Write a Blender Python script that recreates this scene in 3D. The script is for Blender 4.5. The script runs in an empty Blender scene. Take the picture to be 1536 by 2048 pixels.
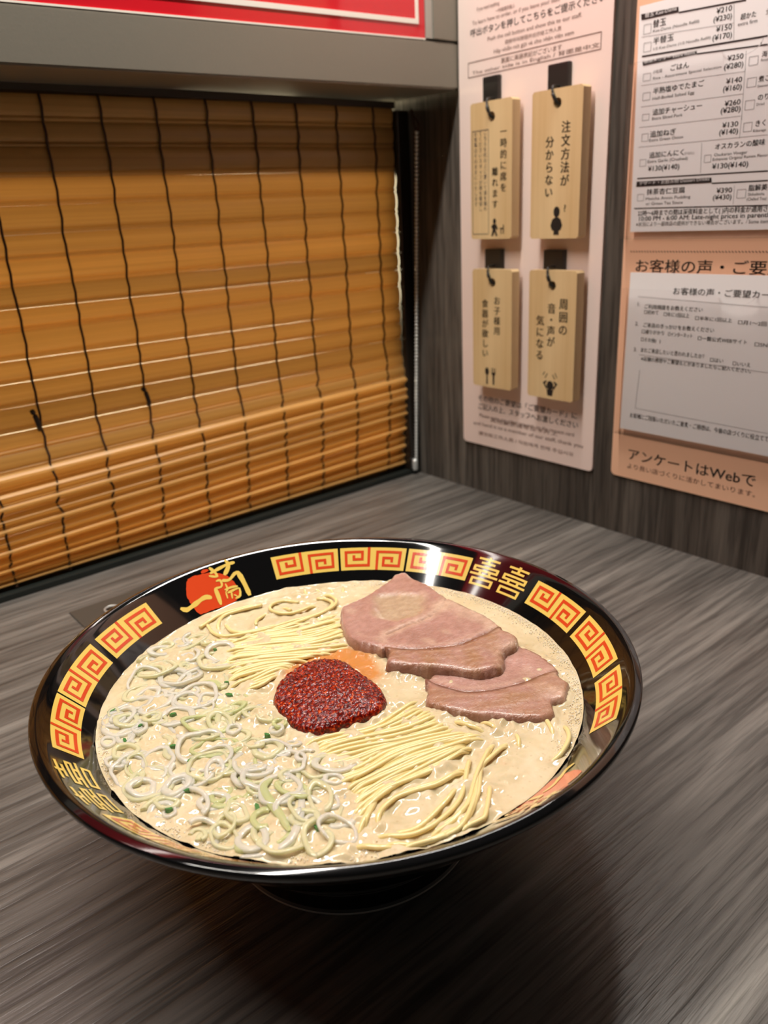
import bpy, bmesh, math, random
import numpy as np
from mathutils import Vector, Matrix
from mathutils.geometry import delaunay_2d_cdt

SC = bpy.context.scene
COL = SC.collection
R = random.Random(7)

# ------------------------------------------------------------------ camera
cd = bpy.data.cameras.new('camera')
cam = bpy.data.objects.new('camera', cd); COL.objects.link(cam); SC.camera = cam
yaw, pit, rol = 0.6796, 0.3620, -0.0517
fw = Vector((math.sin(yaw)*math.cos(pit), math.cos(yaw)*math.cos(pit), -math.sin(pit)))
rt = Vector((math.cos(yaw), -math.sin(yaw), 0)); up = rt.cross(fw)
r2 = math.cos(rol)*rt + math.sin(rol)*up; u2 = -math.sin(rol)*rt + math.cos(rol)*up
m = Matrix((r2, u2, -fw)).transposed().to_4x4(); m.translation = Vector((-0.14512, -0.21016, 0.22687))
cam.matrix_world = m
cd.sensor_fit = 'VERTICAL'; cd.sensor_height = 24; cd.lens = 1575.07*24/2048
cd.clip_start = 0.01
cd.dof.use_dof = True; cd.dof.focus_distance = 0.285; cd.dof.aperture_fstop = cd.lens/1.9

# ------------------------------------------------------------------ light
w = bpy.data.worlds.new('world'); SC.world = w; w.use_nodes = True
w.node_tree.nodes['Background'].inputs[0].default_value = (1.0, 0.93, 0.84, 1)
w.node_tree.nodes['Background'].inputs[1].default_value = 0.018
def area(name, loc, rot, sx, sy, power, col):
    l = bpy.data.lights.new(name, 'AREA'); l.shape = 'RECTANGLE'; l.size = sx; l.size_y = sy
    l.energy = power; l.color = col
    o = bpy.data.objects.new(name, l); o.location = loc; o.rotation_euler = rot; COL.objects.link(o); return o
# the tube lamp that runs along the row of booths, above the counter
area('booth_lamp', (0.06, 0.135, 0.72), (0, 0, 0), 0.98, 0.026, 5.5, (1.0, 0.945, 0.865))
# the kitchen behind the blind
area('kitchen_lamp', (0.0, 0.95, 0.22), (math.radians(-90), 0, 0), 1.3, 0.30, 20.0, (1.0, 0.84, 0.52))
SC.view_settings.view_transform = 'Standard'; SC.view_settings.look = 'None'
SC.view_settings.gamma = 1; SC.view_settings.use_curve_mapping = False
SC.view_settings.exposure = 0.6

# ------------------------------------------------------------------ node helpers
def mat(name):
    m = bpy.data.materials.new(name); m.use_nodes = True
    nt = m.node_tree; b = nt.nodes['Principled BSDF']
    return m, nt, b
def setv(b, **k):
    for a, v in k.items(): b.inputs[a.replace('_', ' ')].default_value = v
def simple(name, col, rough=.5, metal=0., coat=0., spec=.5, sss=0., sssr=(.002, .0012, .0006), bump=None):
    m, nt, b = mat(name)
    b.inputs['Base Color'].default_value = (*col, 1); b.inputs['Roughness'].default_value = rough; b.inputs['Specular IOR Level'].default_value = spec
    b.inputs['Metallic'].default_value = metal; b.inputs['Coat Weight'].default_value = coat
    b.inputs['Coat Roughness'].default_value = .05
    b.inputs['Specular IOR Level'].default_value = spec
    if sss:
        b.inputs['Subsurface Weight'].default_value = sss; b.inputs['Subsurface Radius'].default_value = sssr
        b.inputs['Subsurface Scale'].default_value = 1
    if bump:
        n = noise(nt, bump[0], 3, .6); bp = nt.nodes.new('ShaderNodeBump'); bp.inputs['Strength'].default_value = bump[1]
        bp.inputs['Distance'].default_value = bump[2]
        nt.links.new(n.outputs[0], bp.inputs['Height']); nt.links.new(bp.outputs[0], b.inputs['Normal'])
    return m
def noise(nt, scale, detail=3, rough=.5, vec=None, mapping=None):
    n = nt.nodes.new('ShaderNodeTexNoise'); n.inputs['Scale'].default_value = scale
    n.inputs['Detail'].default_value = detail; n.inputs['Roughness'].default_value = rough
    tc = nt.nodes.new('ShaderNodeTexCoord'); src = tc.outputs['Object']
    if mapping:
        mp = nt.nodes.new('ShaderNodeMapping'); mp.inputs['Scale'].default_value = mapping
        nt.links.new(src, mp.inputs[0]); src = mp.outputs[0]
    nt.links.new(src, n.inputs['Vector']); return n
def ramp(nt, src, stops):
    r = nt.nodes.new('ShaderNodeValToRGB'); e = r.color_ramp.elements
    while len(e) < len(stops): e.new(.5)
    for i, (p, c) in enumerate(stops): e[i].position = p; e[i].color = (*c, 1)
    nt.links.new(src, r.inputs[0]); return r
def mixc(nt, f, a, b, mode='MIX'):
    x = nt.nodes.new('ShaderNodeMix'); x.data_type = 'RGBA'; x.blend_type = mode
    for s, i in ((f, 0), (a, 6), (b, 7)):
        if hasattr(s, 'is_linked'): nt.links.new(s, x.inputs[i])
        elif i == 0: x.inputs[0].default_value = s
        else: x.inputs[i].default_value = (*s, 1)
    return x.outputs[2]
def bump(nt, b, h, st, dist, chain=None):
    bp = nt.nodes.new('ShaderNodeBump'); bp.inputs['Strength'].default_value = st; bp.inputs['Distance'].default_value = dist
    nt.links.new(h, bp.inputs['Height'])
    if chain: nt.links.new(chain.outputs[0], bp.inputs['Normal'])
    nt.links.new(bp.outputs[0], b.inputs['Normal']); return bp

def wood_laminate(name, ax, dark, mid, light, rough, spec=.5):
    """printed wood-grain laminate, grain along axis ax"""
    m, nt, b = mat(name)
    s1 = [24., 24., 24.]; s1[ax] = .8; s2 = [95., 95., 95.]; s2[ax] = 4.5; s3 = [300.]*3; s3[ax] = 15.
    n1 = noise(nt, 1, 4, .55, mapping=s1); n2 = noise(nt, 1, 4, .6, mapping=s2); n3 = noise(nt, 1, 3, .6, mapping=s3)
    r1 = ramp(nt, n1.outputs[0], [(.25, dark), (.5, mid), (.75, light)])
    r2 = ramp(nt, n2.outputs[0], [(.32, (.55, .54, .53)), (.64, (1.25, 1.24, 1.22))])
    c = mixc(nt, .85, r1.outputs[0], r2.outputs[0], 'MULTIPLY')
    r3 = ramp(nt, n3.outputs[0], [(.40, (.55, .55, .55)), (.48, (.97, .97, .97)), (.60, (1.28, 1.28, 1.27))])
    c = mixc(nt, .75, c, r3.outputs[0], 'MULTIPLY')
    nt.links.new(c, b.inputs['Base Color'])
    b.inputs['Roughness'].default_value = rough; b.inputs['Specular IOR Level'].default_value = spec
    bump(nt, b, n3.outputs[0], .8, .0008)
    return m

M = {}
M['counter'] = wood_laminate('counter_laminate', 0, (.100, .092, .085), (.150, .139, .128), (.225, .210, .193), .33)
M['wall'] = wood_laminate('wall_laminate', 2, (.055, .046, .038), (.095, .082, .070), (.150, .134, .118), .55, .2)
M['metal'] = simple('grey_painted_metal', (.235, .218, .178), .42, .35, bump=(600, .15, .0003))
M['metal_light'] = simple('light_grey_trim', (.40, .38, .34), .4, .2)
M['lintel'] = simple('dark_brown_board', (.035, .024, .016), .6)
M['jamb'] = simple('dark_glossy_jamb', (.020, .014, .010), .18)
M['sill'] = simple('green_black_strip', (.012, .016, .014), .45)
M['red'] = simple('red_acrylic', (.62, .012, .022), .12, coat=.4)
M['white_print'] = simple('white_print', (.85, .80, .72), .4)
M['black_print'] = simple('black_print', (.012, .011, .011), .5)
M['grey_print'] = simple('grey_print', (.10, .095, .09), .5)
M['brown_print'] = simple('brown_print', (.16, .085, .065), .5)
M['pale_line'] = simple('pale_grey_print', (.42, .42, .42), .5)
M['pink'] = simple('pale_pink_board', (.88, .71, .645), .45)
M['orange'] = simple('salmon_board', (.86, .52, .34), .45)
M['paper'] = simple('white_paper', (.90, .90, .90), .55)
M['hook'] = simple('black_hook', (.018, .016, .014), .35)
M['chrome'] = simple('nickel', (.80, .82, .80), .32, .55)
M['button'] = simple('button_plate', (.075, .066, .055), .45)
M['white_clay'] = simple('unglazed_clay', (.55, .52, .47), .7)
M['black_glaze'] = simple('black_glaze', (.0035, .0035, .0038), .07, coat=.5)
M['gold'] = simple('yellow_glaze', (.80, .58, .13), .13, coat=.3)
M['vermilion'] = simple('vermilion_glaze', (.66, .065, .016), .13, coat=.3)
M['room'] = simple('cream_wall', (.72, .62, .46), .7)
M['clip'] = simple('dark_clip', (.02, .012, .008), .4)

def make_bamboo():
    m, nt, b = mat('bamboo_slat')
    n1 = noise(nt, 1, 4, .6, mapping=(1.2, 200, 420)); n2 = noise(nt, 1, 2, .5, mapping=(2.0, 30, 60))
    c = mixc(nt, .5, ramp(nt, n1.outputs[0], [(.3, (.44, .24, .075)), (.55, (.64, .39, .135)), (.75, (.76, .52, .23))]).outputs[0],
             ramp(nt, n2.outputs[0], [(.3, (.48, .27, .085)), (.7, (.70, .45, .17))]).outputs[0])
    oi = nt.nodes.new('ShaderNodeObjectInfo')
    c = mixc(nt, .6, c, ramp(nt, oi.outputs['Random'], [(0, (.72, .66, .6)), (1, (1.15, 1.12, 1.05))]).outputs[0], 'MULTIPLY')
    nt.links.new(c, b.inputs['Base Color']); b.inputs['Roughness'].default_value = .32
    bump(nt, b, n1.outputs[0], .35, .0006)
    t = nt.nodes.new('ShaderNodeBsdfTranslucent'); nt.links.new(mixc(nt, .45, c, (.85, .68, .40)), t.inputs[0])
    x = nt.nodes.new('ShaderNodeMixShader'); x.inputs[0].default_value = .34
    nt.links.new(b.outputs[0], x.inputs[1]); nt.links.new(t.outputs[0], x.inputs[2])
    nt.links.new(x.outputs[0], nt.nodes['Material Output'].inputs[0])
    return m
M['bamboo'] = make_bamboo()
M['cord'] = simple('dark_brown_cord', (.060, .026, .012), .8, bump=(900, .5, .0005))

def make_tagwood():
    m, nt, b = mat('pale_tag_wood')
    n1 = noise(nt, 1, 3, .6, mapping=(60, 160, 5)); n2 = noise(nt, 1, 3, .5, mapping=(12, 30, 8))
    c = mixc(nt, .5, ramp(nt, n1.outputs[0], [(.3, (.60, .40, .19)), (.7, (.78, .57, .31))]).outputs[0],
             ramp(nt, n2.outputs[0], [(.3, (.60, .39, .17)), (.7, (.80, .61, .34))]).outputs[0])
    nt.links.new(c, b.inputs['Base Color']); b.inputs['Roughness'].default_value = .5; return m
M['tagwood'] = make_tagwood()

def make_clear():
    m = bpy.data.materials.new('clear_plastic'); m.use_nodes = True; nt = m.node_tree
    nt.nodes.remove(nt.nodes['Principled BSDF'])
    t = nt.nodes.new('ShaderNodeBsdfTransparent'); t.inputs[0].default_value = (.995, .99, .99, 1)
    g = nt.nodes.new('ShaderNodeBsdfGlossy'); g.inputs['Roughness'].default_value = .06
    f = nt.nodes.new('ShaderNodeFresnel'); f.inputs[0].default_value = 1.13
    x = nt.nodes.new('ShaderNodeMixShader'); nt.links.new(f.outputs[0], x.inputs[0])
    nt.links.new(t.outputs[0], x.inputs[1]); nt.links.new(g.outputs[0], x.inputs[2])
    nt.links.new(x.outputs[0], nt.nodes['Material Output'].inputs[0]); return m
M['clear'] = make_clear()

SAUCE_C = (0.0015, 0.0095)
def make_soup():
    m, nt, b = mat('pork_bone_broth')
    n1 = noise(nt, 60, 4, .6); n2 = noise(nt, 900, 2, .5); n3 = noise(nt, 260, 3, .6)
    c = ramp(nt, n1.outputs[0], [(.3, (.63, .52, .31)), (.55, (.72, .615, .395)), (.75, (.78, .69, .48))]).outputs[0]
    # little darker bubbles
    v = nt.nodes.new('ShaderNodeTexVoronoi'); v.inputs['Scale'].default_value = 420
    tc = nt.nodes.new('ShaderNodeTexCoord'); nt.links.new(tc.outputs['Object'], v.inputs['Vector'])
    c = mixc(nt, .5, c, ramp(nt, v.outputs['Distance'], [(.10, (.80, .76, .70)), (.22, (1, 1, 1))]).outputs[0], 'MULTIPLY')
    # chili oil that has bled into the broth around the red sauce
    d = nt.nodes.new('ShaderNodeVectorMath'); d.operation = 'DISTANCE'; d.inputs[1].default_value = (*SAUCE_C, .0622)
    nt.links.new(tc.outputs['Object'], d.inputs[0])
    ad = nt.nodes.new('ShaderNodeMath'); ad.operation = 'MULTIPLY_ADD'; ad.inputs[1].default_value = .014
    nt.links.new(n1.outputs[0], ad.inputs[0]); nt.links.new(d.outputs['Value'], ad.inputs[2])
    f = ramp(nt, ad.outputs[0], [(0, (1, 1, 1)), (.0235, (.85, .85, .85)), (.0285, (0, 0, 0))])
    c = mixc(nt, f.outputs[0], c, (.62, .22, .03))
    nt.links.new(c, b.inputs['Base Color']); b.inputs['Roughness'].default_value = .05
    b.inputs['Subsurface Weight'].default_value = .2; b.inputs['Subsurface Radius'].default_value = (.003, .002, .001)
    b.inputs['Subsurface Scale'].default_value = 1
    b.inputs['Coat Weight'].default_value = .3; b.inputs['Coat Roughness'].default_value = .03
    bump(nt, b, n2.outputs[0], .12, .0004, None)
    return m
M['soup'] = make_soup()
M['foam'] = simple('broth_foam', (.90, .84, .70), .35)
M['noodle'] = simple('noodle', (.88, .72, .34), .14, coat=.5, sss=.15, sssr=(.0018, .0012, .0005), bump=(700, .15, .0004))
M['scallion_white'] = simple('scallion_white', (.84, .83, .72), .08, coat=.8, sss=.5, sssr=(.0015, .0014, .001))
M['scallion_pale'] = simple('scallion_pale_green', (.66, .72, .36), .08, coat=.5, sss=.5, sssr=(.0014, .0015, .0006))
M['scallion_yellow'] = simple('scallion_yellow_green', (.82, .81, .52), .08, coat=.5, sss=.5, sssr=(.0014, .0014, .0006))
M['scallion_green'] = simple('scallion_dark_green', (.07, .22, .06), .15, coat=.5)
def let_through(m, amt):
    """thin wet tissue: part of the light passes straight through"""
    nt = m.node_tree; b = nt.nodes['Principled BSDF']; t = nt.nodes.new('ShaderNodeBsdfTransparent'); x = nt.nodes.new('ShaderNodeMixShader')
    x.inputs[0].default_value = amt; nt.links.new(b.outputs[0], x.inputs[1]); nt.links.new(t.outputs[0], x.inputs[2])
    nt.links.new(x.outputs[0], nt.nodes['Material Output'].inputs[0])
for k_ in ('scallion_white', 'scallion_yellow', 'scallion_pale'): let_through(M[k_], .32)
def make_pork():
    m, nt, b = mat('braised_pork')
    a = nt.nodes.new('ShaderNodeAttribute'); a.attribute_name = 'tint'
    n = noise(nt, 1, 4, .65, mapping=(280, 400, 400)); n2 = noise(nt, 700, 3, .6)
    c = mixc(nt, .7, a.outputs['Color'], ramp(nt, n.outputs[0], [(.32, (.80, .73, .69)), (.68, (1.16, 1.16, 1.16))]).outputs[0], 'MULTIPLY')
    nt.links.new(c, b.inputs['Base Color']); b.inputs['Roughness'].default_value = .27
    b.inputs['Subsurface Weight'].default_value = .3; b.inputs['Subsurface Radius'].default_value = (.002, .001, .0006)
    b.inputs['Subsurface Scale'].default_value = 1; b.inputs['Coat Weight'].default_value = .35; b.inputs['Coat Roughness'].default_value = .12
    b1 = bump(nt, b, n.outputs[0], .5, .0009); bump(nt, b, n2.outputs[0], .45, .0006, b1)
    return m
M['pork'] = make_pork()
def make_sauce():
    m, nt, b = mat('red_chili_sauce')
    v = nt.nodes.new('ShaderNodeTexVoronoi'); v.inputs['Scale'].default_value = 900
    tc = nt.nodes.new('ShaderNodeTexCoord'); nt.links.new(tc.outputs['Object'], v.inputs['Vector'])
    n = noise(nt, 950, 2, .55); n2 = noise(nt, 260, 3, .6)
    c = ramp(nt, n.outputs[0], [(.34, (.050, .002, .001)), (.5, (.165, .006, .002)), (.60, (.34, .018, .004)), (.70, (.72, .11, .012))]).outputs[0]
    c = mixc(nt, .7, c, ramp(nt, n2.outputs[0], [(.3, (.7, .55, .5)), (.7, (1.2, 1.3, 1.3))]).outputs[0], 'MULTIPLY')
    nt.links.new(c, b.inputs['Base Color']); b.inputs['Roughness'].default_value = .11; b.inputs['Specular IOR Level'].default_value = .45
    b1 = bump(nt, b, n2.outputs[0], .6, .0010); bump(nt, b, n.outputs[0], .8, .0006, b1)
    return m
M['sauce'] = make_sauce()

# ------------------------------------------------------------------ object helpers
def link(name, me, parent=None, m=None):
    o = bpy.data.objects.new(name, me); COL.objects.link(o)
    if m is not None:
        for x in (m if isinstance(m, (list, tuple)) else [m]): me.materials.append(x)
    if parent: o.parent = parent
    return o
def pyd(name, v, f, parent=None, m=None, smooth=False, mi=None):
    me = bpy.data.meshes.new(name); me.from_pydata([tuple(map(float, a)) for a in v], [], f); me.update()
    o = link(name, me, parent, m)
    if smooth: me.polygons.foreach_set('use_smooth', [True]*len(me.polygons))
    if mi: me.polygons.foreach_set('material_index', mi)
    return o
def thing(name, label, cat, loc=(0, 0, 0), group=None):
    o = bpy.data.objects.new(name, None); COL.objects.link(o); o.location = loc; o.empty_display_size = .02
    return tag(o, label, cat, group)
def tag(o, label, cat, group=None):
    o['label'] = label; o['category'] = cat
    if group: o['group'] = group
    return o
def structure(o): o['kind'] = 'structure'; return o
def hexa(lo, hi, bev=0., seg=2):
    bm = bmesh.new(); bmesh.ops.create_cube(bm, size=1)
    for v in bm.verts: v.co = Vector([(lo[i]+hi[i])/2 + v.co[i]*(hi[i]-lo[i]) for i in range(3)])
    if bev: bmesh.ops.bevel(bm, geom=bm.edges[:], offset=bev, segments=seg, affect='EDGES', profile=.6)
    return bm
def fin(name, bm, m, parent=None, smooth=False):
    me = bpy.data.meshes.new(name); bmesh.ops.recalc_face_normals(bm, faces=bm.faces[:]); bm.to_mesh(me); bm.free()
    if smooth: me.polygons.foreach_set('use_smooth', [True]*len(me.polygons))
    return link(name, me, parent, m)
def box(name, lo, hi, m, parent=None, bev=0.): return fin(name, hexa(lo, hi, bev), m, parent)
def lathe(prof, n=160, closed=False):
    v = []; f = []
    k = len(prof)
    for i in range(n):
        a = 2*math.pi*i/n; c, s = math.cos(a), math.sin(a)
        v += [(r*c, r*s, z) for r, z in prof]
    for i in range(n):
        j = (i+1) % n
        for p in range(k if closed else k-1):
            q = (p+1) % k
            f.append((i*k+p, j*k+p, j*k+q, i*k+q))
    return v, f
def catmull(pts, step):
    P = [np.array(p, float) for p in pts]
    P = [2*P[0]-P[1]] + P + [2*P[-1]-P[-2]]; out = []
    for i in range(1, len(P)-2):
        n = max(2, int(np.linalg.norm(P[i+1]-P[i])/step))
        for t in np.arange(n)/n:
            a, b, c, d = P[i-1:i+3]
            out.append(.5*((2*b)+(c-a)*t+(2*a-5*b+4*c-d)*t*t+(3*b-a-3*c+d)*t**3))
    out.append(P[-2]); return np.array(out)
def tube(path, rad, n=8, cap=True, flat=1.):
    """tube along a path; rad number or list; flat squeezes it vertically"""
    v = []; f = []; L = len(path)
    rad = [rad]*L if np.isscalar(rad) else rad
    for i in range(L):
        t = path[min(i+1, L-1)]-path[max(i-1, 0)]; t = t/(np.linalg.norm(t)+1e-12)
        ref = np.array([0, 0, 1.]) if abs(t[2]) < .9 else np.array([0, 1., 0])
        s = np.cross(t, ref); s /= np.linalg.norm(s); u = np.cross(s, t)
        for k in range(n):
            a = 2*math.pi*k/n
            v.append(path[i]+rad[i]*(math.cos(a)*s+flat*math.sin(a)*u))
    for i in range(L-1):
        for k in range(n):
            q = (k+1) % n; f.append((i*n+k, i*n+q, (i+1)*n+q, (i+1)*n+k))
    if cap: f.append(tuple(range(n))[::-1]); f.append(tuple((L-1)*n+k for k in range(n)))
    return v, f
CX, CY = 0.32278, 0.31784
# ------------------------------------------------------------------ measured outlines (soup plane 0.1 mm; wall mm; bowl wall degrees/mm)
UPPER = [[(-178, 573), (-61, 548), (63, 487), (182, 464), (290, 439), (348, 430)], [(-224, 589), (-134, 530), (-39, 480), (91, 382), (176, 359), (261, 353), (314, 348)], [(-210, 504), (-84, 408), (10, 358), (105, 308), (207, 282), (262, 273)], [(-336, 424), (-241, 450), (-149, 402), (-62, 344), (25, 286), (113, 227), (163, 206), (214, 193)], [(-328, 365), (-237, 353), (-143, 314), (-57, 257), (23, 219)], [(-338, 287), (-229, 269), (-116, 261), (-41, 227)], [(-327, 218), (-244, 197), (-176, 204), (-122, 214)]]
LOOPS = [[(116, 751), (13, 784), (-62, 791), (-120, 733), (-139, 688)], [(-153, 766), (-170, 687), (-147, 617), (-49, 567), (17, 548), (128, 534), (243, 502), (325, 506), (379, 540), (389, 603), (354, 657)], [(-96, 708), (-104, 637), (-70, 587), (9, 556), (90, 539)], [(253, 658), (213, 717), (157, 728), (121, 693), (126, 636), (176, 586), (265, 583), (310, 574)], [(-1, 614), (27, 651), (93, 670), (123, 674)], [(185, 620), (174, 667), (153, 678)], [(331, 625), (357, 580), (351, 532), (294, 502), (209, 503), (115, 515), (-3, 537)], [(-189, 769), (-75, 804), (20, 795), (110, 775)], [(-195, 620), (-123, 549), (-35, 538), (49, 516), (168, 494)], [(292, 836), (279, 772)], [(316, 773), (279, 696)], [(350, 757), (316, 677)], [(618, 695), (552, 640)], [(394, 713), (367, 644)], [(445, 680), (422, 607)], [(497, 646), (448, 581)]]
LOWER = [[(-350, -205), (-226, -232), (-98, -290), (39, -289), (164, -283)], [(-350, -234), (-188, -294), (-24, -361), (161, -365)], [(-362, -281), (-217, -332), (-63, -406), (75, -455), (135, -442)], [(-376, -384), (-262, -442), (-138, -442), (34, -498), (165, -579)], [(-387, -451), (-254, -482), (-79, -498), (39, -540), (179, -600)], [(-373, -509), (-209, -525), (-61, -550), (108, -587)], [(-426, -602), (-356, -584), (-246, -569), (-54, -590), (98, -596)]]
LOOSE = [[(-434, -648), (-363, -605), (-282, -565), (-160, -588), (-31, -611)], [(-380, -672), (-336, -630), (-263, -613), (-197, -629), (-119, -657), (-14, -661)], [(-405, -680), (-355, -742), (-304, -769), (-229, -772), (-121, -746), (-8, -666), (41, -629)], [(-295, -790), (-215, -799), (-120, -776), (-3, -704), (144, -632)], [(-293, -818), (-208, -832), (-89, -776), (9, -699), (93, -679), (185, -671)], [(-238, -881), (-147, -862), (-59, -804), (0, -754)], [(-397, -779), (-319, -806), (-184, -828)], [(253, -633), (220, -676), (185, -714)], [(311, -639), (365, -663), (332, -728), (302, -758)], [(396, -720), (340, -790), (246, -824), (195, -809)], [(-65, -519), (-57, -553), (-22, -590)], [(-374, -698), (-304, -748), (-169, -730), (-75, -699)], [(-411, -720), (-315, -822), (-222, -845)], [(-473, -663), (-423, -735), (-376, -765)], [(209, -514), (209, -572), (207, -619)], [(135, -442), (154, -519), (177, -579)]]
P1 = [(326, 446), (379, 451), (505, 458), (644, 498), (717, 532), (771, 504), (755, 424), (757, 329), (728, 183), (728, 63), (730, -29), (709, -149), (677, -173), (559, -172), (442, -151), (328, -70), (240, 30), (230, 40), (196, 120), (187, 178), (193, 232), (249, 343)]
P1B = [(677, -173), (684, -275), (620, -326), (555, -327), (503, -373), (456, -396), (397, -380), (356, -348), (317, -276), (269, -213), (221, -148), (181, -92), (171, -47), (239, 12), (240, 30), (328, -70), (442, -151), (559, -172)]
P2 = [(673, -284), (675, -399), (647, -498), (614, -516), (544, -498), (440, -478), (334, -430), (266, -364), (228, -256), (226, -221), (340, -196), (467, -213), (599, -230)]
P2B = [(614, -516), (594, -580), (589, -607), (531, -644), (487, -663), (449, -643), (408, -687), (351, -688), (311, -653), (259, -589), (200, -515), (153, -442), (126, -365), (125, -320), (178, -271), (226, -221), (228, -256), (266, -364), (334, -430), (440, -478), (544, -498)]
SEAM1 = [(316, 109), (415, 113), (539, 96), (642, 127), (716, 170)]
FATBAND = [(642, 127), (685, 95), (704, 8), (706, -93), (693, -144)]
POOL1 = [(511, 402), (596, 366), (651, 285), (605, 188), (529, 151), (429, 174), (396, 239), (436, 335)]
SAUCE = [(-6, 195), (40, 168), (78, 122), (92, 70), (88, 19), (83, -38), (83, -86), (76, -143), (50, -207), (20, -240), (-22, -261), (-71, -255), (-110, -243), (-145, -237), (-185, -228), (-230, -205), (-275, -173), (-292, -132), (-295, -79), (-290, -32), (-286, 16), (-265, 67), (-229, 112), (-185, 154), (-129, 178), (-72, 194)]
RINGS = [('w', -444, 302, 8.6), ('w', -710, 59, 5.8), ('y', -785, -158, 3.6), ('y', -699, -360, 4.8), ('y', -647, -339, 4.6), ('y', -425, -452, 6.2), ('w', -497, -341, 7.5), ('y', -318, -344, 5.0), ('w', -401, -157, 6.5), ('w', -873, 152, 4.5), ('y', -700, 339, 4.2), ('w', -810, -38, 4.2), ('w', -723, -103, 4.5), ('y', -506, 579, 6.5), ('w', -450, 476, 6.0), ('g', -381, 136, 4.0), ('w', -602, -121, 4.2), ('w', -681, -470, 5.5), ('y', -510, -496, 4.0), ('g', -311, -54, 2.5)]
GSTRIP = [(-488, -284), (-530, -301), (-548, -360), (-559, -436), (-574, -512)]
WSTRIP = [(-435, -359), (-469, -420), (-535, -500), (-602, -543), (-671, -534), (-728, -496)]
WSTRIP2 = [(-474, 427), (-398, 474), (-314, 468), (-259, 466)]
SCZONE = [(-670, 548), (-455, 739), (-243, 758), (-211, 553), (-298, 280), (-288, 47), (-320, -161), (-287, -369), (-362, -520), (-493, -619), (-613, -620), (-717, -531), (-795, -389), (-849, -179), (-869, 98), (-818, 315)]
EM_DISC = [(96.96, 100.29), (96.0, 101.61), (94.23, 101.92), (92.3, 101.58), (89.96, 101.1), (87.59, 100.07), (85.86, 98.46), (84.78, 96.84), (84.49, 94.96), (84.15, 92.48), (84.36, 90.51), (85.93, 89.06), (89.22, 88.61), (93.07, 88.81), (96.49, 88.94), (98.3, 89.1), (98.83, 91.02), (98.98, 94.1), (98.89, 96.17), (98.11, 98.17)]
EM_FLECK = [(91.89, 102.3), (91.11, 102.84), (89.86, 102.56), (89.67, 101.87), (90.69, 101.58), (91.81, 101.65)]
EM_STROKES = [([(102.45, 93.75), (101.22, 92.45), (98.68, 92.74), (95.12, 93.64), (93.65, 93.53), (92.52, 92.7)], 1.56), ([(89.33, 102.78), (88.69, 101.44), (88.28, 100.06), (88.27, 98.86)], 1.02), ([(90.36, 100.08), (88.87, 99.12), (87.97, 99.03)], 0.9), ([(89.77, 100.71), (86.64, 101.47), (84.22, 101.99), (82.23, 101.97)], 1.08), ([(84.55, 103.77), (84.03, 101.91), (85.12, 99.95), (86.36, 98.66)], 1.32), ([(90.33, 95.44), (90.5, 93.88), (90.73, 91.61), (91.08, 89.4)], 1.44), ([(89.26, 97.5), (88.1, 97.45), (88.03, 96.08), (88.63, 95.14), (90.39, 95.31)], 0.78), ([(87.64, 97.1), (85.58, 96.57), (83.43, 98.11), (81.98, 98.31)], 1.08), ([(82.43, 98.33), (82.02, 95.23), (81.79, 92.22), (81.67, 89.27)], 1.86), ([(87.09, 95.69), (87.15, 93.64), (87.87, 93.05)], 0.72), ([(88.09, 93.73), (85.84, 93.86), (84.0, 93.6)], 0.78), ([(87.98, 93.1), (88.36, 90.61)], 0.72), ([(87.65, 92.37), (85.01, 92.8), (83.84, 92.66), (84.46, 90.26), (86.17, 89.74)], 0.78), ([(86.38, 92.75), (87.05, 90.08)], 0.66), ([(86.12, 91.18), (85.33, 90.29)], 0.54)]
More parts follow.
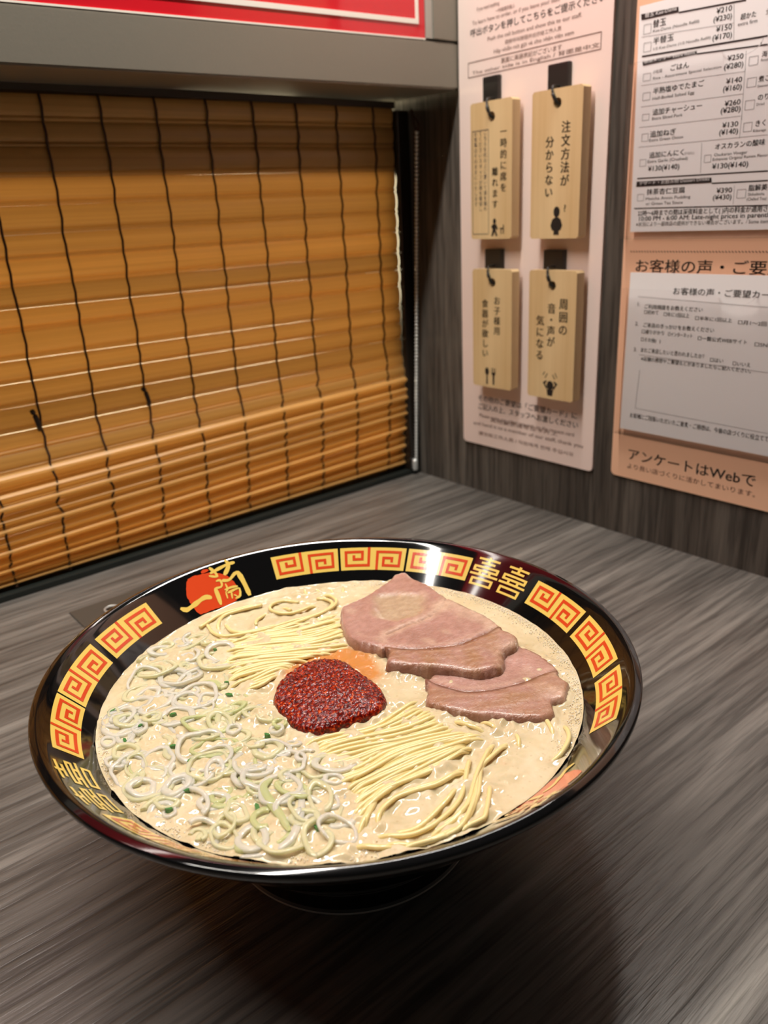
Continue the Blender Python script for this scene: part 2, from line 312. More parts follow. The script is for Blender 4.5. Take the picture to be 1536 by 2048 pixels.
MENU_TXT = [('替玉', 90.5, 320.1, 3.7, 8.5), ('Kae-Dama (Noodle Refill)', 90.2, 317.4, 1.6, 28.9), ('¥210', 51.5, 319.6, 2.7, 8.8), ('(¥230)', 53.0, 315.8, 2.7, 10.7), ('超かた', 37.4, 314.3, 2.7, 8.5), ('extra firm', 38.6, 311.4, 1.9, 10.7), ('全', 23.9, 314.2, 2.6, 0), ('半替玉', 89.8, 311.5, 3.4, 13.4), ('1/2 Kae-Dama (1/2 Noodle Refill)', 89.5, 308.2, 1.5, 35.9), ('¥150', 50.8, 310.8, 2.7, 9.0), ('(¥170)', 52.7, 306.9, 2.8, 11.4), ('小松菜', 88.5, 296.1, 1.8, 6.3), ('ごはん', 77.5, 296.0, 3.1, 12.1), ('Rice - Assortment Special Selection', 88.2, 292.8, 1.5, 42.4), ('¥250', 42.6, 295.6, 2.7, 9.0), ('(¥280)', 44.3, 291.6, 2.8, 11.1), ('半熟塩ゆでたまご', 87.6, 285.4, 3.1, 32.4), ('Half-Boiled Salted Egg', 87.7, 282.0, 1.7, 27.0), ('¥140', 42.1, 284.3, 2.8, 9.0), ('(¥160)', 43.7, 280.7, 2.8, 10.8), ('煮こ', 23.9, 283.0, 2.8, 0), ('Simmered', 24.1, 280.2, 1.4, 0), ('海', 23.6, 294.7, 2.7, 0), ('Roasted', 23.8, 292.5, 1.4, 0), ('追加チャーシュー', 87.0, 274.0, 3.2, 31.7), ('Extra Sliced Pork', 87.1, 271.2, 1.7, 20.1), ('¥260', 41.8, 273.3, 2.8, 9.1), ('(¥280)', 43.9, 269.9, 2.9, 11.6), ('のり', 23.4, 274.1, 2.9, 0), ('Dried', 23.6, 271.4, 1.4, 0), ('追加ねぎ', 87.7, 262.1, 3.3, 17.2), ('Extra Green Onion', 88.1, 259.5, 1.7, 22.5), ('¥130', 42.0, 262.5, 2.7, 9.2), ('(¥140)', 43.6, 258.9, 2.8, 11.1), ('きくらげ', 23.4, 261.4, 3.0, 0), ('Kikurage', 23.9, 258.5, 1.5, 0), ('追加にんにく', 87.4, 250.6, 3.2, 23.0), ('(すりおろし)', 64.1, 250.4, 1.6, 6.4), ('Extra Garlic (Crushed)', 88.2, 247.7, 1.8, 26.6), ('¥130(¥140)', 87.5, 243.1, 3.0, 21.0), ('オスカランの酸味', 45.4, 251.8, 3.0, 29.0), ('Osukaran Vinegar', 45.3, 248.1, 1.7, 19.5), ('Enhances Original Ramen Flavor', 46.0, 245.8, 1.6, 32.0), ('¥130(¥140)', 45.8, 241.5, 2.9, 21.2), ('抹茶杏仁豆腐', 87.5, 229.9, 3.2, 25.8), ('Matcha Annin Pudding', 87.9, 226.6, 1.8, 30.1), ('w/ Green Tea Sauce', 87.6, 223.7, 1.8, 25.1), ('¥390', 41.8, 228.5, 2.8, 9.3), ('(¥430)', 43.8, 224.9, 2.8, 11.4), ('脂解美茶', 23.1, 228.9, 3.1, 0), ('Shikaibicha', 23.0, 226.2, 1.6, 0), ('(Chilled Tea)', 23.5, 223.7, 1.6, 0), ('22時〜6時までの間は深夜料金として( )内の料金が適用されます', 92.7, 217.8, 3.0, 91.8), ('10:00 PM - 6:00 AM: Late-night prices in parentheses', 92.4, 214.7, 2.7, 90.9), ('※状況により一部商品の提供ができない場合がございます。/ Some items may not be available', 93.6, 211.6, 2.4, 107.8)]
MENU_WHITE = [('替玉 Kae-Dama', 96.0, 326.0, 2.2, 20.4), ('追加メニュー Extra Items', 94.8, 302.3, 1.5, 32.6), ('デザート・お飲み物 Dessert Drinks', 93.0, 235.6, 2.0, 46.4)]
MENU_BARS = [[(98.6, 328.2), (74.7, 327.4), (74.3, 324.8), (98.1, 325.2)], [(95.8, 303.2), (61.2, 303.3), (60.9, 302.0), (95.4, 301.3)], [(94.8, 237.7), (45.6, 237.0), (45.1, 234.3), (95.0, 234.7)]]
MENU_LINES = [([(74.2, 324.5), (35.2, 322.9)], 0.8), ([(96.4, 306.2), (21.3, 304.0)], 0.9), ([(61.0, 302.0), (20.8, 300.0)], 0.7), ([(97.5, 316.4), (40.8, 313.4)], 0.25), ([(41.8, 322.4), (40.0, 304.8)], 0.25), ([(95.8, 290.8), (31.8, 289.1)], 0.25), ([(95.0, 279.3), (31.6, 278.2)], 0.25), ([(32.3, 299.0), (31.1, 265.4)], 0.25), ([(95.4, 268.1), (32.0, 267.4)], 0.25), ([(95.3, 257.2), (15.4, 256.5)], 0.25), ([(31.2, 267.8), (31.2, 256.1)], 0.25), ([(53.5, 255.9), (52.7, 239.8)], 0.25), ([(94.6, 239.4), (13.1, 238.4)], 0.7), ([(45.0, 233.9), (12.5, 233.5)], 0.7), ([(31.3, 232.1), (31.0, 221.9)], 0.25), ([(95.4, 222.1), (10.9, 220.8)], 0.6)]
MENU_BOXES = [[(96.3, 322.3), (91.5, 317.5)], [(95.6, 312.9), (90.8, 308.3)], [(94.7, 296.7), (89.8, 292.9)], [(30.2, 295.6), (25.3, 291.5)], [(94.2, 286.5), (89.3, 282.5)], [(30.0, 285.4), (25.0, 281.0)], [(93.6, 275.0), (89.1, 271.6)], [(29.8, 274.5), (24.7, 270.0)], [(93.1, 264.2), (88.8, 260.1)], [(29.4, 263.6), (24.8, 259.2)], [(93.4, 250.0), (89.2, 246.2)], [(51.0, 249.1), (47.0, 245.3)], [(93.6, 230.2), (89.2, 226.4)], [(29.3, 229.7), (24.3, 225.2)]]
CARD_TXT = [('お客様の声・ご要望カード', 64.7, 171.4, 4.0, 66.1), ('1.', 89.2, 162.8, 2.6, 0), ('ご利用頻度をお教えください', 83.9, 161.6, 2.7, 40.4), ('□初めて', 83.7, 158.2, 2.5, 10.5), ('□年に1回以上', 69.6, 157.6, 2.5, 17.7), ('□半年に1回以上', 48.1, 156.6, 2.4, 23.7), ('□月1〜2回', 20.9, 155.9, 2.4, 17.2), ('2.', 89.6, 150.3, 2.6, 0), ('ご来店のきっかけをお教えください', 83.8, 149.9, 2.7, 48.9), ('□通りがかり', 84.6, 145.7, 2.6, 16.4), ('□インターネット', 65.5, 145.5, 2.6, 16.8), ('□一蘭公式WEBサイト', 45.2, 144.6, 2.6, 31.3), ('□SNS', 9.6, 144.0, 2.5, 9.7), ('□その他(   )', 84.7, 140.6, 2.6, 14.4), ('3.', 89.6, 133.5, 2.7, 0), ('またご来店したいと思われましたか？', 84.5, 133.7, 2.8, 44.8), ('□はい', 35.9, 132.3, 2.5, 8.7), ('□いいえ', 21.4, 131.6, 2.6, 11.1), ('※店舗の感想やご要望などがありましたらご記入ください。', 83.6, 128.1, 2.7, 74.0), ('お客様にご回答いただいたご意見・ご感想は、今後の店づくりに役立てて', 89.4, 88.9, 3.2, 95.1)]
CARD_LINES = [([(88.6, 168.7), (4.1, 166.3)], 0.3), ([(85.1, 131.6), (-0.4, 129.4)], 0.3), ([(83.9, 121.6), (85.5, 95.6)], 0.3), ([(85.5, 95.6), (-4.9, 93.7)], 0.3)]
ORANGE_TXT = [('お客様の声・ご要望', 95.5, 184.2, 7.3, 96.8), ('アンケートはWebで', 92.0, 58.1, 7.8, 91.3), ('より良い店づくりに活かしてまいります。', 91.9, 51.3, 3.6, 92.0)]
PINK_TXT = [('呼出ボタンを押してこちらをご提示ください', 240.7, 341.3, 4.5, 114.1), ('Push the call button and show this to our staff.', 224.1, 335.9, 2.6, 80.1), ('请按呼叫按钮并出示给工作人员', 208.1, 331.4, 2.5, 48.4), ('Hãy nhấn nút gọi và cho nhân viên xem', 218.2, 327.3, 2.6, 68.5), ('To learn how to order, or if you leave your seat,', 238.6, 348.0, 2.6, 77.1), ('一时离席的客人', 216.4, 351.5, 2.4, 17.4), ('裏面に英語表記がございます', 211.4, 320.5, 3.0, 52.5), ('The other side is in English / 背面是中文', 239.0, 317.1, 2.6, 109.3), ('If you need anything', 234.0, 355.7, 2.5, 21.0), ('その他のご要望は「ご要望カード」に', 235.4, 79.4, 4.7, 99.7), ('ご記入の上、スタッフへお渡しください', 235.5, 72.4, 4.8, 101.0), ('Please write any other requests on the request card', 233.8, 65.6, 3.0, 96.1), ('and hand it to a member of our staff, thank you', 240.6, 58.2, 3.1, 111.2), ('其他要求请写在卡片上', 221.8, 63.4, 3.0, 68.9), ('请交给工作人员 / 직원에게 전해 주십시오', 235.1, 50.3, 3.1, 97.7)]
PINK_BOX = [(241.2, 325.4), (127.0, 323.0), (127.2, 313.2), (241.4, 315.1)]
# ------------------------------------------------------------------ the booth
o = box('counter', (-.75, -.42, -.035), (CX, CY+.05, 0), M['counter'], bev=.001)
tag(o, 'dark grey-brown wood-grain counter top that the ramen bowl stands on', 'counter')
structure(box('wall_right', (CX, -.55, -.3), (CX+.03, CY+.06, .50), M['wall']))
structure(box('trim_1', (-.75, CY-.006, 0), (CX, CY+.030, .0045), M['sill'], bev=.0008))
structure(box('trim_2', (.3105, CY-.006, .0045), (CX, CY+.03, .3025), M['jamb'], bev=.001))
structure(box('trim_3', (-.75, CY+.014, .2565), (.3105, CY+.030, .3075), M['lintel']))
structure(box('trim_4', (-.75, CY-.004, .3040), (.3105, CY+.030, .3085), M['lintel']))
structure(box('leak_block_bottom', (-.75, CY+.016, .0045), (.3105, CY+.030, .0160), M['lintel']))  # unseen bar added to stop kitchen light glaring in under the blind
structure(box('leak_block_right', (.3020, CY+.014, .0160), (.3105, CY+.030, .2565), M['lintel']))  # added upright hidden behind the slat ends, blocks kitchen light at the jamb gap
FY = .2538
# beam frame round the red sign: the lower rail runs a hair out of level, as in the photograph
zl = lambda x: .3058 + .0118*x
bm = bmesh.new()
vs = [bm.verts.new((x, y, z)) for x in (-.75, CX) for y, z in ((FY, zl(x)), (CY+.03, zl(x)+.002), (CY+.03, .3365+.0205*x-.0035), (FY, .3365+.0205*x-.0035))]
for f in ((0, 1, 2, 3), (7, 6, 5, 4), (0, 4, 5, 1), (1, 5, 6, 2), (2, 6, 7, 3), (3, 7, 4, 0)): bm.faces.new([vs[i] for i in f])
bmesh.ops.bevel(bm, geom=[e for e in bm.edges if abs(e.verts[0].co.x-e.verts[1].co.x) > .5], offset=.0012, segments=2, affect='EDGES')
structure(fin('trim_5', bm, M['metal']))
structure(box('trim_6', (.2975, FY, .3405), (CX, CY+.03, .62), M['metal'], bev=.0008))
structure(box('trim_7', (.2908, FY+.0012, .3408), (.2975, CY+.03, .62), M['metal_light']))
structure(box('wall_back', (-.75, FY+.012, .327), (.2905, CY+.03, .62), M['lintel']))
# the room beyond the blind
structure(box('wall_kitchen', (-1.6, 1.25, -.9), (1.6, 1.29, 1.2), M['room']))

# ------------------------------------------------------------------ red sign
sg = thing('red_sign', 'glossy red sign with thin white border above the bamboo blind', 'sign', (-.22, FY, .33))
def sign_quad(name, pts, y, m, th=.0006):
    v = [(x+.22, y-FY, z-.33) for x, z in pts] + [(x+.22, y+th-FY, z-.33) for x, z in pts]
    n = len(pts); f = [tuple(range(n)), tuple(range(2*n-1, n-1, -1))]+[(i, (i+1) % n+0, (i+1) % n+n, i+n)[::-1] for i in range(n)]
    return pyd(name, v, f, sg, m)
zs = lambda x: .3336+.0205*x
sign_quad('panel', [(-.735, zs(-.735)), (.2903, zs(.2903)), (.2903, .60), (-.735, .60)], FY+.0016, M['red'], .004)
sign_quad('lower_edge', [(-.735, zs(-.735)), (.2903, zs(.2903)), (.2903, zs(.2903)+.0010), (-.735, zs(-.735)+.0010)], FY+.0010, M['white_print'])
zi = lambda x: zs(x)+.0092
sign_quad('border', [(-.735, zi(-.735)), (.2842, zi(.2842)), (.2842, .60), (.2815, .60), (.2815, zi(.2815)+.0030), (-.735, zi(-.735)+.0030)], FY+.0010, M['white_print'])

# ------------------------------------------------------------------ lettering
_jobs = []
def text_job(parent, items, m, name='lettering', bold=0.):
    """items: (string, origin Vector, right Vector, up Vector, em size, width or 0, align)"""
    _jobs.append((parent, items, m, name, bold))
def flush_text():
    tmp = []
    for parent, items, m, name, bold in _jobs:
        for it in items:
            c = bpy.data.curves.new('t', 'FONT'); c.body = it[0]; c.size = 1; c.resolution_u = 3
            c.align_x = it[6] if len(it) > 6 else 'LEFT'
            o = bpy.data.objects.new('t', c); COL.objects.link(o); tmp.append(o)
    bpy.context.view_layer.update(); dg = bpy.context.evaluated_depsgraph_get(); k = 0
    for parent, items, m, name, bold in _jobs:
        V = []; F = []
        for it in items:
            ev = tmp[k].evaluated_get(dg); me = ev.to_mesh(); k += 1
            n = len(me.vertices)
            if n:
                co = np.empty(n*3); me.vertices.foreach_get('co', co); co = co.reshape(-1, 3)
                s = it[4]; sx = s
                if it[5]:
                    wd = co[:, 0].max()-min(0, co[:, 0].min()); sx = it[5]/wd
                P = np.array(it[1])[None] + co[:, :1]*sx*np.array(it[2])[None] + co[:, 1:2]*s*np.array(it[3])[None]
                for k2 in ((-1, 1) if bold > 0 else (0,)):      # a heavier face: the glyphs printed twice, a hair apart
                    b = len(V); V += list(P+np.array(it[2])[None]*(k2*bold*s)); F += [tuple(b+i for i in p.vertices) for p in me.polygons]
            ev.to_mesh_clear()
        inv = parent.location if parent else Vector((0, 0, 0))
        if V: pyd(name, [np.array(v)-np.array(inv) for v in V], F, parent, m)
    for o in tmp:
        c = o.data; bpy.data.objects.remove(o); bpy.data.curves.remove(c)
RW, UW = (0, -1, 0), (0, 0, 1)         # reading direction and up on the right wall
def wall_line(x, t):
    s, y, z, h, wd = t
    cjk = any(ord(c) > 0x2000 for c in s)
    return (s, (x, y/1e3, z/1e3), RW, UW, h/1e3/(.86 if cjk else .74), wd/1e3, 'LEFT')
def wall_strip(parent, name, x, pts, wd, m):
    """thin printed line between two points of the right wall (y, z in mm)"""
    (a, b), (c, d) = pts; L = math.hypot(c-a, d-b); n = ((d-b)/L*wd/2, -(c-a)/L*wd/2)
    q = [(a+n[0], b+n[1]), (c+n[0], d+n[1]), (c-n[0], d-n[1]), (a-n[0], b-n[1])]
    return [(x, y/1e3, z/1e3) for y, z in q]
def wall_mesh(parent, name, quads, m):
    v = []; f = []
    for q in quads: f.append(tuple(range(len(v), len(v)+len(q)))); v += q
    return pyd(name, [np.array(a)-np.array(parent.location) for a in v], f, parent, m)
def frame_strips(x, y0, z0, y1, z1, wd):
    P = [(y0, z0), (y1, z0), (y1, z1), (y0, z1)]
    return [wall_strip(None, '', x, (P[i], P[(i+1) % 4]), wd, None) for i in range(4)]
def rounded_plate(name, y0, y1, z0, z1, x0, x1, r, m, parent, corners=4):
    """plate on the right wall, corners rounded"""
    pts = []
    for cy_, cz_, a0 in ((y0-r, z0+r, 180), (y1+r, z0+r, 270), (y1+r, z1-r, 0), (y0-r, z1-r, 90)):
        for k in range(5):
            a = math.radians(a0+k*22.5); pts.append((cy_-r*math.cos(a), cz_+r*math.sin(a)))
    n = len(pts); P = np.array(parent.location)
    v = [np.array((x0, y, z))-P for y, z in pts]+[np.array((x1, y, z))-P for y, z in pts]
    f = [tuple(range(n)), tuple(range(2*n-1, n-1, -1))]+[(i, i+n, (i+1) % n+n, (i+1) % n) for i in range(n)]
    o = pyd(name, v, f, parent, m)
    bm = bmesh.new(); bm.from_mesh(o.data); bmesh.ops.recalc_face_normals(bm, faces=bm.faces[:]); bm.to_mesh(o.data); bm.free()
    return o

# ------------------------------------------------------------------ pink notice board with hooks
nb = thing('notice_board', 'pale pink notice board on the right wall carrying four hooks and small print', 'notice board', (CX, .1865, .042))
rounded_plate('panel', .2525, .1205, .0418, .47, CX-.0022, CX-.0001, .0035, M['pink'], nb)
XP = CX-.0024
big = [t for t in PINK_TXT if t[0][0] in '呼そご']; small = [t for t in PINK_TXT if t not in big]
text_job(nb, [wall_line(XP, t) for t in big], M['grey_print'], bold=.012)
text_job(nb, [wall_line(XP, t) for t in small], M['brown_print'], name='fine_print', bold=-.004)
wall_mesh(nb, 'box_line', frame_strips(XP, 242.8, 315.6, 128.7, 325.0, .5), M['brown_print'])

# hooks: plate + cranked peg that reaches over the tag into its hole
TAGS = [  # name key, y left, y right, z bottom, z top, hook y left/right, hook top, hole y, hole z
    ('tl', .2290, .1895, .2055, .2965, .2255, .2105, .3135, .2086, .2864),
    ('tr', .1722, .1312, .2052, .2965, .1672, .1500, .3125, .1512, .2880),
    ('bl', .2282, .1885, .0953, .1840, .2240, .2070, .1980, .2079, .1745),
    ('br', .1722, .1308, .0943, .1843, .1675, .1495, .1975, .1517, .1742)]
XF, XB = CX-.0148, CX-.0066            # front and back face of the tags
for key, y0, y1, z0, z1, hy0, hy1, hz, oy, oz in TAGS:
    o = box('hook', (CX-.0060, hy1, z1-.012), (CX-.0022, hy0, hz), M['hook'], None, .0010)
    o.parent = nb; o.matrix_parent_inverse = Matrix.Translation(-nb.location)
    yc = (hy0+hy1)/2-.003
    p = catmull([(CX-.005, oy+.006, z1+.0022), (XF+.001, oy+.0045, z1+.0018), (XF-.0012, oy+.0034, z1-.0020), (XF-.0012, oy+.0016, oz+.0030), (XF+.0008, oy, oz-.0004), (XB-.001, oy, oz-.0012)], .0008)
    v, f = tube(p, [.0008]*(len(p)//2)+[.0012]*(len(p)-len(p)//2), 8)
    o2 = pyd('hook_peg', [np.array(a)-np.array(nb.location) for a in v], f, nb, M['hook'], True)

# ------------------------------------------------------------------ wooden tags
def make_tag(y0, y1, z0, z1, oy, oz, label):
    t = thing('wooden_tag', label, 'tag', (XB, (y0+y1)/2, z1), 'wooden order tags hanging on the notice board')
    # board with a drilled hole: outline + hole triangulated by CDT, then extruded
    out = [(y0-.0015, z0), (y1+.0015, z0), (y1, z0+.0015), (y1, z1-.0015), (y1+.0015, z1), (y0-.0015, z1), (y0, z1-.0015), (y0, z0+.0015)]
    hr = .0032; hole = [(oy+hr*math.cos(2*math.pi*k/20), oz+hr*math.sin(2*math.pi*k/20)) for k in range(20)]
    P = [Vector(p) for p in out+hole]
    ed = [(i, (i+1) % 8) for i in range(8)]+[(8+i, 8+(i+1) % 20) for i in range(20)]
    vv, _, ff, *_ = delaunay_2d_cdt(P, ed, [], 0, 1e-7)
    ff = [f for f in ff if not all(i >= 8 for i in f) and not (sum((vv[i]-Vector((oy, oz))).length < hr*1.02 for i in f) == 3)]
    n = len(vv); v = [(XF, a.x, a.y) for a in vv]+[(XB, a.x, a.y) for a in vv]
    f = [tuple(q) for q in ff]+[tuple(i+n for i in q[::-1]) for q in ff]
    for a, b in ed: f.append((a, b, b+n, a+n))
    bm = bmesh.new(); bv = [bm.verts.new(Vector(a)-t.location) for a in v]
    for q in f:
        try: bm.faces.new([bv[i] for i in q])
        except ValueError: pass
    fin('board', bm, M['tagwood'], t)
    return t
def vcol(s, yc, ztop, size, pitch):
    return [(c, (XF-.00015, yc, ztop-size*.85-i*pitch), RW, UW, size, 0, 'CENTER') for i, c in enumerate(s)]
def poly(pts): return [(XF-.00015, y/1e3, z/1e3) for y, z in pts]
def disc(y, z, ry, rz, n=18): return [(XF-.00015, (y+ry*math.cos(2*math.pi*k/n))/1e3, (z+rz*math.sin(2*math.pi*k/n))/1e3) for k in range(n)]
tags = {}
for (key, y0, y1, z0, z1, a, b, c, oy, oz), lab in zip(TAGS, (
        'wooden tag with a fine-print box beside its writing and a walking figure',
        'wooden tag with a question mark and standing figure under its writing',
        'wooden tag with a spoon and fork drawn at its foot',
        'wooden tag with a figure covering its ears under three columns of writing')):
    tags[key] = make_tag(y0, y1, z0, z1, oy, oz, lab)
K = M['black_print']
text_job(tags['tr'], vcol('注文方法が', .1437, .2770, .0075, .0080)+vcol('分からない', .1567, .2690, .0072, .0077)+[('?', (XF-.00015, .1428, .2222), RW, UW, .0062, 0, 'CENTER')], K, bold=.022)
wall_mesh(tags['tr'], 'figure', [disc(149.5, 222.2, 2.6, 3.4), poly([(154.5, 213.5), (153, 217.5), (150.5, 218.8), (148.5, 218.8), (146, 217.5), (144.5, 213.5), (146, 210.6), (147.5, 210.2), (147.3, 207.6), (151.7, 207.6), (151.5, 210.2), (153, 210.6)])], K)
text_job(tags['tl'], vcol('一時的に席を', .1973, .2790, .0063, .0072)+vcol('離れます', .2052, .2537, .0060, .0072), K, bold=.018)
text_job(tags['tl'], [(c, (XF-.00015, y/1e3, .2755-i*.0036), RW, UW, .0034, 0, 'CENTER') for y, s in ((214.6, 'こちらを机の上に置いて席を離れ'), (219.3, 'てくださいスタッフが席を確保し'), (224.0, 'お食事はそのままにいたします')) for i, c in enumerate(s)], M['grey_print'], name='fine_print')
wall_mesh(tags['tl'], 'box_line', frame_strips(XF-.00015, 227.2, 209.0, 211.4, 278.6, .4), M['grey_print'])
wall_mesh(tags['tl'], 'figure', [disc(205.6, 217.6, 1.5, 1.9), poly([(207.6, 215.6), (204.0, 215.6), (202.2, 212.2), (203.4, 211.7), (204.3, 213.2), (204.4, 211.6), (202.6, 207.6), (204.2, 207.4), (205.6, 210.4), (207.2, 207.4), (208.8, 207.6), (207.2, 212.0), (208.6, 213.8), (209.2, 213.2)]), poly([(200.4, 213.0), (196.6, 213.0), (196.6, 212.2), (200.4, 212.2)]), poly([(199.6, 212.2), (198.9, 212.2), (198.9, 208.8), (199.6, 208.8)]), poly([(196.6, 215.2), (197.4, 215.2), (197.4, 209.0), (196.6, 209.0)])], K)
text_job(tags['bl'], vcol('お子様用', .2030, .1648, .0066, .0074)+vcol('食器が欲しい', .2152, .1622, .0066, .0075), K, bold=.018)
wall_mesh(tags['bl'], 'figure', [disc(213.3, 107.6, 2.0, 3.0), poly([(213.9, 105), (212.7, 105), (212.5, 97.6), (214.1, 97.6)]),
    poly([(208.6, 110.6), (207.9, 110.6), (207.9, 107.2), (206.9, 107.2), (206.9, 110.6), (206.1, 110.6), (206.1, 107.2), (205.1, 107.2), (205.1, 110.6), (204.4, 110.6), (204.4, 106.4), (205.6, 104.8), (205.7, 97.6), (207.3, 97.6), (207.4, 104.8), (208.6, 106.4)])], K)
text_job(tags['br'], vcol('周囲の', .1412, .1660, .0080, .0088)+vcol('音・声が', .1516, .1622, .0075, .0077)+vcol('気になる', .1615, .1535, .0075, .0082), K, bold=.018)
wall_mesh(tags['br'], 'figure', [disc(151.2, 104.2, 3.0, 3.3), poly([(157.9, 105.8), (154.4, 107.8), (154.6, 106.2), (156.0, 105.3), (153.6, 102.4), (154.2, 101.0)]), poly([(144.5, 105.8), (148.0, 107.8), (147.8, 106.2), (146.4, 105.3), (148.8, 102.4), (148.2, 101.0)]), poly([(154.2, 101.2), (148.2, 101.2), (149.0, 96.6), (153.4, 96.6)]),
    poly([(156.2, 109.3), (155.6, 109.0), (153.6, 112.6), (154.2, 112.9)]), poly([(158.2, 111.4), (157.7, 111.1), (156.0, 113.6), (156.5, 113.9)]), poly([(146.8, 109.3), (147.4, 109.0), (149.4, 112.0), (148.8, 112.3)]), poly([(144.8, 110.4), (145.3, 110.1), (147.3, 113.4), (146.8, 113.7)])], K)

# ------------------------------------------------------------------ salmon board with two pockets
ob = thing('menu_board', 'salmon board on the right wall with two clear pockets and large lettering', 'notice board', (CX, .0, .044))
rounded_plate('panel', .1045, -.12, .0437, .47, CX-.0020, CX-.0001, .0035, M['orange'], ob)
text_job(ob, [wall_line(CX-.0022, t) for t in ORANGE_TXT[:2]], M['grey_print'], bold=.012)
text_job(ob, [wall_line(CX-.0022, t) for t in ORANGE_TXT[2:]], M['brown_print'], name='fine_print')
wall_mesh(ob, 'dotted_line', [wall_strip(None, '', CX-.0022, ((99-i*2.0, 196.5), (97.8-i*2.0, 195.7)), .5, None) for i in range(100)], M['brown_print'])
def pocket(y0, y1, z0, z1, ny, nr):
    """clear acrylic pocket: front sheet with a thumb notch, two closed sides and a floor"""
    xf = CX-.0090
    top = [(y0, z1)]+[(ny+nr, z1)]+[(ny+nr*math.cos(a), z1-nr*.55*math.sin(a)) for a in np.linspace(.15, math.pi-.15, 12)]+[(ny-nr, z1), (y1, z1)]
    pts = top+[(y1, z0), (y0, z0)]; n = len(pts); P = np.array(ob.location)
    v = [np.array((xf, y, z))-P for y, z in pts]+[np.array((xf+.0012, y, z))-P for y, z in pts]
    f = [tuple(range(n)), tuple(range(2*n-1, n-1, -1))]+[(i, i+n, (i+1) % n+n, (i+1) % n) for i in range(n)]
    b = len(v)
    for lo, hi in (((xf+.0012, y0-.0012, z0), (CX-.0022, y0, z1)), ((xf+.0012, y1, z0), (CX-.0022, y1+.0012, z1)), ((xf+.0012, y1+.0012, z0), (CX-.0022, y0-.0012, z0+.0012))):
        b = len(v); v += [np.array((x, y, z))-P for x in (lo[0], hi[0]) for y in (lo[1], hi[1]) for z in (lo[2], hi[2])]
        f += [tuple(b+i for i in q) for q in ((0, 1, 3, 2), (4, 6, 7, 5), (0, 4, 5, 1), (2, 3, 7, 6), (0, 2, 6, 4), (1, 5, 7, 3))]
    o = pyd('pocket', v, f, ob, M['clear'])
    bm = bmesh.new(); bm.from_mesh(o.data); bmesh.ops.recalc_face_normals(bm, faces=bm.faces[:]); bm.to_mesh(o.data); bm.free()
pocket(.1035, -.105, .2040, .3032, .0345, .012)
pocket(.1000, -.105, .0765, .1733, .0225, .012)
XM = CX-.0062
ms = thing('menu_sheet', 'white printed price sheet standing in the upper clear pocket', 'menu', (CX-.005, 0, .2085))
pyd('paper', [np.array(a)-np.array(ms.location) for a in [(XM+.0002, .0975, .2082), (XM+.0002, -.10, .2082), (XM+.0002, -.10, .3330), (XM+.0002, .1000, .3325), (XM+.001, .0975, .2082), (XM+.001, -.10, .2082), (XM+.001, -.10, .3330), (XM+.001, .1000, .3325)]],
    [(0, 1, 2, 3), (7, 6, 5, 4), (0, 4, 5, 1), (1, 5, 6, 2), (2, 6, 7, 3), (3, 7, 4, 0)], ms, M['paper'])
text_job(ms, [wall_line(XM, t) for t in MENU_TXT if t[3] > 2.6 or '¥' in t[0]], K, bold=.008)
text_job(ms, [wall_line(XM, t) for t in MENU_TXT if not (t[3] > 2.6 or '¥' in t[0])], M['grey_print'], name='fine_print')
text_job(ms, [wall_line(XM-.0002, t) for t in MENU_WHITE], M['paper'], name='heading')
for q in MENU_BARS: wall_mesh(ms, 'heading_bar', [[(XM-.0001, y/1e3, z/1e3) for y, z in q]], K)
for q, w_ in MENU_LINES: wall_mesh(ms, 'rule', [wall_strip(None, '', XM, q, w_, None)], K if w_ > .4 else M['pale_line'])
for a, b in MENU_BOXES: wall_mesh(ms, 'checkbox', frame_strips(XM, a[0], a[1], b[0], b[1], .3), M['pale_line'])
cs = thing('comment_card', 'white comment card with questions standing in the lower clear pocket', 'card', (CX-.005, 0, .08))
pyd('paper', [np.array(a)-np.array(cs.location) for a in [(XM+.0002, .0965, .0798), (XM+.0002, -.10, .0798), (XM+.0002, -.10, .1835), (XM+.0002, .0955, .1835), (XM+.0012, .0965, .0798), (XM+.0012, -.10, .0798), (XM+.0012, -.10, .1835), (XM+.0012, .0955, .1835)]],
    [(0, 1, 2, 3), (7, 6, 5, 4), (0, 4, 5, 1), (1, 5, 6, 2), (2, 6, 7, 3), (3, 7, 4, 0)], cs, M['paper'])
text_job(cs, [wall_line(XM, t) for t in CARD_TXT], M['grey_print'], bold=.004)
for q, w_ in CARD_LINES: wall_mesh(cs, 'rule', [wall_strip(None, '', XM, q, w_, None)], M['pale_line'])
flush_text()

# ------------------------------------------------------------------ bamboo blind
bl = thing('bamboo_blind', 'closed amber bamboo slat blind under the grey beam at the back of the booth', 'blind', (-.2, CY, .004))
X0, X1 = -.62, .3095
edges = [.3035, .2885, .2745, .2575, .2420, .2257, .2113, .1955, .1825, .1690, .1515, .1382, .1238, .1092, .0975, .0870, .0770, .0690, .0615, .0540, .0470, .0395, .0320, .0250, .0175, .0105, .0052]
def slope(z): return float(np.interp(z, [.0, .015, .035, .07, .085, .105, .15, .19, .23, .31], [0, .02, .036, .034, .025, .008, -.008, -.004, .004, .012]))
def sway(z): return float(np.interp(z, [0, .03, .05, .07, .09, .113, .15, .31], [.004, .001, -.002, -.004, -.003, .0, -.0005, 0]))
PROF = [(0, -.0003), (.05, -.0009), (.20, -.0016), (.42, -.0019), (.62, -.0016), (.76, -.0010), (.80, -.0002), (.84, -.0009), (.90, -.0013), (.96, -.0008), (1, 0)]
